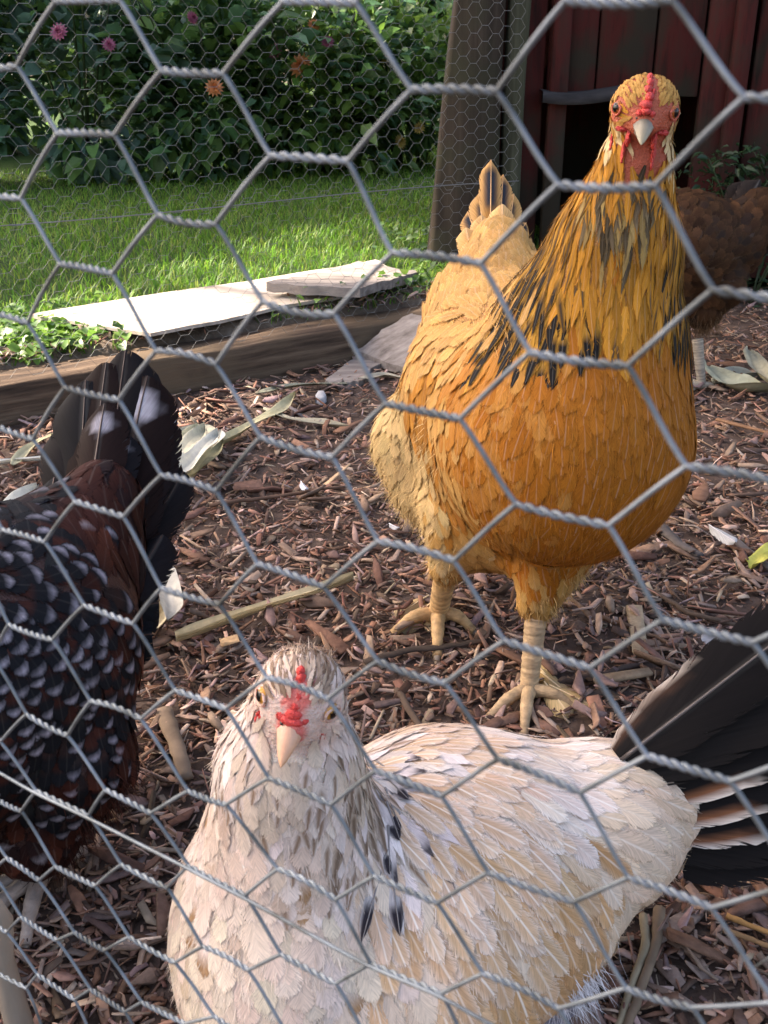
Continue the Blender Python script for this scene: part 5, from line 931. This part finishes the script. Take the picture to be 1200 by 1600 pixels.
twig([(1030, 1420), (1025, 1470), (1000, 1550), (975, 1620)], .004, 'brown dry stem crossing beside the pale grass stem', (.2, .14, .09))
twig([(300, 585), (330, 610), (355, 640)], .003, 'small dark twig near the husk by the timber')
twig([(255, 1110), (275, 1160), (292, 1215)], .008, 'split bark stick left of the white hen', (.2, .145, .1))
twig([(330, 790), (430, 775), (540, 760)], .0028, 'thin reddish twig behind the pale stalk', (.13, .08, .055))
# corn husks and stalks: curled strips
def husk(pxs, w, label, c, lift=.016, curl=.5, name='corn_husk', th=.0008, cat='corn husk', hump=0.):
    p = np.array([at_z(float(q[0]), float(q[1]), lift + (q[2] if len(q) > 2 else 0)) for q in pxs]); k = len(p); t = np.linspace(0, k-1, 24)
    c0 = np.stack([np.interp(t, np.arange(k), p[:, j]) for j in range(3)], -1)
    for _ in range(3): c0[1:-1] = (c0[:-2]+2*c0[1:-1]+c0[2:])/4
    d = unit(np.gradient(c0, axis=0)); s = unit(np.cross(d, [0, 0, 1.])); u = np.cross(s, d); tt = np.linspace(0, 1, 24)
    wd = w*np.minimum(1, np.minimum(tt*6+.35, (1-tt)*3+.12)); G = []; Cg = []; ph = rng.uniform(0, 6)
    for b in np.linspace(-1, 1, 7):
        G.append(c0 + s*(b*wd*.5)[:, None] + u*((curl*w*.5*(b*b) + .12*w*np.sin(tt*7+ph+b*2.) + .06*w*math.cos(b*9))[:, None]))
        cc = np.array(c)*(1+.14*math.sin(b*11+ph)); Cg.append(np.tile(cc, (24, 1))*(1-.15*tt[:, None]))
    G = np.array(G); Cg = np.array(Cg); m = MB(); m.sheet(G, Cg); m.sheet(G[::-1]-u*th, Cg[::-1]*.85)
    return tag(m.build(name, M['husk'], base=c0.mean(0)), label, cat, 'corn husks on the mulch')
HC1 = (.62, .58, .40); HC2 = (.72, .69, .55); HC3 = (.5, .46, .27)
husk([(258, 718), (285, 690), (315, 672), (330, 690), (300, 745)], .035, 'folded pale corn husk beside the dark tail', HC1, .02, .7)
husk([(270, 742), (300, 715), (338, 690), (345, 676)], .028, 'broad striped corn husk lying on the folded one', HC2, .034, .5)
husk([(262, 700), (290, 680), (310, 668)], .02, 'small curled corn husk against the dark tail', HC3, .03, .6)
husk([(258, 738), (292, 702), (322, 670)], .030, 'ribbed pale husk strip, leftmost of the clump by the dark tail', HC1, .040, .6)
husk([(276, 746), (310, 712), (342, 680)], .028, 'ribbed whitish husk strip in the middle of the clump', HC2, .048, .7)
husk([(292, 750), (325, 718), (350, 690)], .020, 'narrow yellowish husk strip, rightmost of the clump', (.6, .54, .3), .034, .6)
husk([(345, 692), (400, 660), (440, 640), (462, 615)], .022, 'long olive corn husk leading towards the timber', HC3, .014, .5)
husk([(410, 640), (450, 655), (500, 660), (545, 668)], .016, 'dry greenish husk strand in the middle of the mulch', (.42, .38, .26), .012, .5)
husk([(400, 615), (450, 603), (500, 600), (545, 600)], .012, 'thin grey green husk strand along the timber', (.28, .28, .2), .012, .5)
husk([(560, 592), (600, 585), (650, 596)], .014, 'short dry husk in front of the grey board', (.42, .38, .28), .02, .4)
husk([(275, 996), (340, 972), (420, 945), (500, 920), (552, 900)], .011, 'long straight pale corn stalk on the mulch', (.62, .53, .32), .018, .9, 'corn_stalk', .004, 'stalk')
husk([(255, 882), (264, 920), (270, 950), (262, 972)], .022, 'white edged husk standing against the dark hen', (.5, .48, .4), .035, .6)
husk([(262, 945), (248, 968), (236, 985), (205, 1030)], .020, 'curled tan husk in front of the speckled hen', (.68, .58, .36), .02, .8)
husk([(-40, 830), (0, 808), (30, 782), (60, 765)], .026, 'pale green corn husk at the left edge', HC2, .016, .7)
husk([(-30, 726), (20, 720), (70, 716)], .008, 'thin white stalk at the left edge near the timber', (.7, .68, .58), .016, .9, 'corn_stalk', .003, 'stalk')
husk([(20, 728), (40, 705), (60, 690), (85, 680)], .016, 'olive corn husk left of the dark tail', HC3, .016, .5)
husk([(1105, 575), (1140, 600), (1170, 606), (1210, 612)], .045, 'crumpled greenish corn husk behind the buff hen', (.5, .5, .34), .02, .6)
husk([(1170, 548), (1185, 575), (1215, 612)], .03, 'upright pale husk at the right edge', (.55, .5, .33), .04, .5)
husk([(1120, 600), (1150, 585), (1190, 590)], .04, 'flat grey green husk under the crumpled one', (.42, .42, .33), .012, .4)
husk([(1172, 885), (1195, 868), (1225, 850)], .02, 'yellow leaf tip at the right edge', (.6, .58, .12), .02, .5, 'yellow_leaf', .0006, 'leaf')
# pale chips of note
def big_chip(pxs, w, label, c):
    a, b = [at_z(float(x), float(y), .014) for x, y in pxs]; d = b-a; s = unit(np.cross(d, [0, 0, 1.])); m = MB()
    m.box((a+b)/2, d/2, s*w/2, [0, 0, .0016], c, jit=.0018); return tag(bevel(m.build('pale_chip', M['chip'], base=(a+b)/2, smooth=False), .001, 1), label, 'wood chip', 'pale wood chips')
big_chip([(990, 945), (1004, 1022)], .014, 'pale flat wood chip right of the buff leg', (.36, .27, .17)); big_chip([(345, 1003), (372, 998)], .012, 'small orange tan chip below the long stalk', (.45, .3, .16)); big_chip([(365, 760), (410, 757)], .018, 'reddish flat chip left of centre', (.2, .11, .075)); big_chip([(930, 1062), (1020, 1048)], .012, 'light brown split stick beside the pale chip', (.26, .18, .11))
# flat pale stone behind the white hen
def stone(pxs, z, h, label, c):
    P = np.array([at_z(float(x), float(y), z) for x, y in pxs]); ctr = P.mean(0); n = len(P); m = MB()
    rings = [P-[0, 0, h], P + [0, 0, 0], ctr+(P-ctr)*.9+[0, 0, h*.25]]; V = np.concatenate(rings+[ctr[None]+[0, 0, h*.3]]); Q = []
    for r_ in range(2):
        for i in range(n): Q.append((r_*n+i, r_*n+(i+1) % n, r_*n+n+(i+1) % n, r_*n+n+i))
    T = [(2*n+i, 2*n+(i+1) % n, 3*n) for i in range(n)]; m.add(V, Q, T, c); return tag(m.build('flat_stone', M['stone'], base=ctr-[0, 0, h]), label, 'stone')
stone([(650, 1205), (690, 1190), (760, 1186), (800, 1200), (770, 1240), (690, 1240)], .022, .022, 'pale grey stone just behind the back of the white hen', (.42, .43, .38))
stone([(492, 620), (497, 612), (506, 612), (510, 619), (503, 625)], .012, .010, 'small whitish pebble near the timber', (.36, .36, .36))
# pale root in the bottom left corner
m = MB(); q = np.array([at_depth(-30., 1390., .50), at_depth(2., 1440., .515), at_depth(4., 1500., .53), at_depth(18., 1560., .54), at_depth(40., 1640., .555), at_depth(70., 1720., .56)])
m.tube(q, [.005, .006, .006, .007, .008, .009], 9, (.26, .22, .17)); tag(m.build('dead_root', M['bark'], base=q[-1]), 'pale dead root at the bottom left corner', 'root')

# ================================================================== WIRE FENCES
N = None
NODES = {
(1,-1):(85,2,190,0),(3,-1):(440,2,560,5),(5,-1):(880,0,1055,0),
(0,0):(N,N,29,103),(2,0):(250,110,352,115),(4,0):(640,140,780,143),(6,0):(1158,152,N,N),
(1,1):(88,208,182,211),(3,1):(420,243,547,252),(5,1):(868,288,1028,290),
(0,2):(N,N,35,310),(2,2):(245,335,340,350),(4,2):(610,395,755,412),(6,2):(1110,452,N,N),
(1,3):(92,412,178,428),(3,3):(408,470,525,490),(5,3):(825,550,985,572),
(0,4):(N,N,45,505),(2,4):(242,548,340,570),(4,4):(600,630,722,655),(6,4):(1068,728,N,N),
(1,5):(100,605,188,625),(3,5):(405,682,522,715),(5,5):(803,787,955,822),
(0,6):(N,N,53,687),(2,6):(250,742,340,768),(4,6):(588,845,712,877),(6,6):(1032,967,1180,1005),
(1,7):(116,783,195,808),(3,7):(400,880,508,918),(5,7):(785,1000,925,1045),
(0,8):(N,N,72,847),(2,8):(250,918,345,945),(4,8):(588,1032,698,1068),(6,8):(1008,1180,1145,1222),
(1,9):(130,945,210,975),(3,9):(415,1058,515,1093),(5,9):(775,1185,910,1240),
(0,10):(12,975,84,1000),(2,10):(272,1078,355,1108),(4,10):(585,1203,693,1245),(6,10):(978,1370,1115,1420),
(1,11):(140,1095,222,1124),(3,11):(418,1215,520,1258),(5,11):(760,1362,900,1410),
(0,12):(40,1115,107,1150),(2,12):(292,1235,355,1258),(4,12):(582,1368,686,1412),(6,12):(975,1543,1085,1575),
(1,13):(163,1233,237,1272),(3,13):(432,1357,527,1407),(5,13):(752,1520,875,1577),
(0,14):(55,1235,140,1275),(2,14):(293,1352,385,1400),(4,14):(577,1505,692,1553),
(1,15):(188,1350,263,1388),(3,15):(437,1490,527,1538),
(0,16):(85,1353,150,1385),(2,16):(315,1478,390,1517),
(1,17):(200,1463,275,1505),
(0,18):(115,1456,165,1486),(2,18):(333,1587,N,N),
(1,19):(220,1565,290,1600),
(0,20):(140,1545,197,1582),
(-1,15):(N,N,35,1268),(-1,17):(N,N,62,1377),(-1,19):(32,1432,90,1470),(-1,21):(57,1522,118,1563),
(-1,13):(N,N,2,1160),(-2,20):(N,N,12,1458),(-2,22):(N,N,43,1545),
}
def homography(tw):
    Pl, Qi = [], []
    for (c, v), (a, b, e, f) in NODES.items():
        if a is not None: Pl.append((c, v/2)); Qi.append((a, b))
        if e is not None: Pl.append((c+tw, v/2)); Qi.append((e, f))
    A = []
    for (x, y), (X_, Y_) in zip(Pl, Qi):
        X_, Y_ = (X_-600)/F, (Y_-800)/F
        A += [[x, y, 1, 0, 0, 0, -X_*x, -X_*y, -X_], [0, 0, 0, x, y, 1, -Y_*x, -Y_*y, -Y_]]
    h = np.linalg.svd(np.array(A))[2][-1].reshape(3, 3); return h/h[2, 2]
TW = .57; Hm = homography(TW); Hm *= .025/np.linalg.norm(Hm[:, 1])      # one-inch mesh: fixes the fence's true distance
def cam_to_world(p): return EYE + p[0]*RIGHT + p[1]*DOWN + p[2]*FWD
def lat(c, v): return cam_to_world(Hm @ np.array([c, v/2, 1.]))
O_ = lat(0, 0); fn = unit(np.cross(lat(1, 0)-O_, lat(0, 2)-O_))
def on_plane(px, py):
    r = ray(float(px), float(py)); return EYE + r*(((O_-EYE)@fn)/(r@fn))
meas = {}                                                              # the mesh is bent here and there: offsets from the even lattice
for (c, v), (a, b, e, f) in NODES.items():
    if a is not None: meas[(c, v, 0)] = on_plane(a, b) - lat(c, v)
    if e is not None: meas[(c, v, 1)] = on_plane(e, f) - lat(c+TW, v)
mk = np.array([(c, v*.5) for (c, v, s) in meas]); mv = np.array(list(meas.values())); ms_ = np.array([k[2] for k in meas])
def node(c, v, s):
    b = lat(c + TW*s, v)
    if (c, v, s) in meas: return b + meas[(c, v, s)]
    k = ms_ == s; w = np.exp(-((mk[k]-[c, v*.5])**2).sum(1)/1.5); return b + (mv[k]*w[:, None]).sum(0)/(w.sum()+.02)
fb = lat(3, 0).copy(); fb[2] = 0
fence = empty('chicken_wire_fence', fb, 'near galvanised chicken wire fence that the picture is taken through', 'wire fence')
mw = MB(); WR = .00041
for c in range(-7, 20):
    for v in range(-9, 42):
        if (c+v) % 2: continue
        l, r_ = node(c, v, 0), node(c, v, 1); inside = -3 <= c <= 7 and -2 <= v <= 24
        ax = r_-l; Lx = np.linalg.norm(ax); d = ax/Lx; a = unit(np.cross(d, fn)); b = np.cross(d, a)
        k = 30 if inside else 8; t = np.linspace(0, 1, k); turns = rng.uniform(2.9, 4.1); ph = rng.uniform(0, 6)
        sag = (rng.normal(0, .0004)*np.sin(t*math.pi))[:, None]*a
        for s in (0, math.pi):
            e = np.clip(np.minimum(t, 1-t)*9, 0, 1); rr = WR*(.35+.6*e)
            q = l + ax*t[:, None] + sag + (np.cos(turns*2*math.pi*t+s+ph)*rr)[:, None]*a + (np.sin(turns*2*math.pi*t+s+ph)*rr)[:, None]*b
            mw.tube(q, WR, 6 if inside else 4, cap=False)
        for dv in (-1, 1):
            n2 = node(c+1, v+dv, 0); n3 = node(c+1, v+dv, 1); dd = n2-r_; dl = np.linalg.norm(dd)
            t0 = ((d*.10 if dv > 0 else d*.04)+dd/dl*.95)*dl; t1 = (unit(n3-n2)*(.22 if dv > 0 else .12)+dd/dl*.9)*dl
            q = hermite(r_-d*.0004, n2+unit(n3-n2)*.0004, t0, t1, 9 if inside else 4)
            q += (fn*(.0003*dv))*np.sin(np.linspace(0, math.pi, len(q)))[:, None]
            mw.tube(q, WR*1.08, 7 if inside else 4, cap=False)
mw.build('wire_mesh', M['wire'], fence, base=fb)
# reinforcing wire woven along one row
pts_ = []
for c in range(-4, 9, 2):
    for s in (0, 1): pts_.append(node(c, 14, s) - fn*.0008)
pts_ = np.array(pts_); t = np.linspace(0, len(pts_)-1, 160); q = np.stack([np.interp(t, np.arange(len(pts_)), pts_[:, k]) for k in range(3)], -1)
for _ in range(4): q[1:-1] = (q[:-2]+2*q[1:-1]+q[2:])/4
m = MB(); m.tube(q, WR*1.1, 7); m.build('tension_wire', M['wire'], fence, base=fb)
m = MB(); q = np.array([at_depth(1178., 1512., .19), at_depth(1200., 1498., .185), at_depth(1230., 1480., .18)]); m.tube(q, WR*.7, 6); m.build('wire_end', M['wire'], fence, base=fb)

# far fence on the timber: same mesh, seen small
def far_mesh(name, p0, d, length, z0, z1, parent, base, r=.00033, off=0.):
    m = MB(); cw, hh = .0257, .0125; nc = int(length/cw); nv = int((z1-z0)/hh); Vs = []; Qs = []; k = 0
    def pos(x, v):
        jx = .0018*noise2(x*9, v*.7, 1.); return p0 + d*(x+jx) + np.array([0, 0, z0+v*hh+.004*noise2(x*2., v*.08, 1.)]) + TN*(off+.006*noise2(x*2.3, v*.06, 1., 3))
    segs = []
    for c in range(nc):
        for v in range(nv+1):
            if (c+v) % 2: continue
            a = pos(c*cw, v); b = pos((c+TW)*cw, v); segs.append((a, b, r*1.45))
            for dv in (-1, 1):
                if 0 <= v+dv <= nv: segs.append((b, pos((c+1)*cw, v+dv), r))
    A = np.array([s[0] for s in segs]); B = np.array([s[1] for s in segs]); rr = np.array([s[2] for s in segs])[:, None]
    t = unit(B-A); a = unit(np.cross(t, TN)); b = np.cross(t, a); V = np.zeros((len(A), 6, 3))
    for j in range(3):
        th = j*2.0944; o = (math.cos(th)*a+math.sin(th)*b)*rr; V[:, j] = A+o; V[:, 3+j] = B+o
    i = np.arange(len(A))[:, None]*6; Q = np.concatenate([i+np.array([[j, (j+1) % 3, 3+(j+1) % 3, 3+j]]) for j in range(3)])
    return mesh_obj(name, V.reshape(-1, 3), [Q], M['wire_far'], parent, base=base)
M['wire_far'] = attr_mat('weathered wire', .6, .3, 0, 1, 0)
M['wire_far'].node_tree.nodes['Principled BSDF'].inputs['Metallic'].default_value = .3
nt = M['wire_far'].node_tree; [nt.links.remove(l) for l in list(nt.links) if l.to_socket.name == 'Base Color']; nt.nodes['Principled BSDF'].inputs['Base Color'].default_value = (.2, .2, .185, 1)
fs = TA - TD*.75 + TN*.03; fl = .75 + 1.08; fb2 = TA + TD*.6 + TN*.03
far = empty('far_wire_fence', fb2, 'far chicken wire fence standing on the timber in front of the lawn', 'wire fence')
far_mesh('wire_mesh', fs*[1, 1, 0], TD, fl, .30, 1.02, far, fb2)
far_mesh('lower_wire_mesh', fs*[1, 1, 0], TD, fl, .07, .33, far, fb2, .00028, .006)
m = MB(); t = np.linspace(0, fl, 60); q = fs*[1, 1, 0] + TD*t[:, None] + np.array([0, 0, .305]) + np.stack([0*t, 0*t, .004*np.sin(t*5)], -1); m.tube(q, .0010, 5); m.build('tension_wire', M['wire_far'], far, base=fb2)
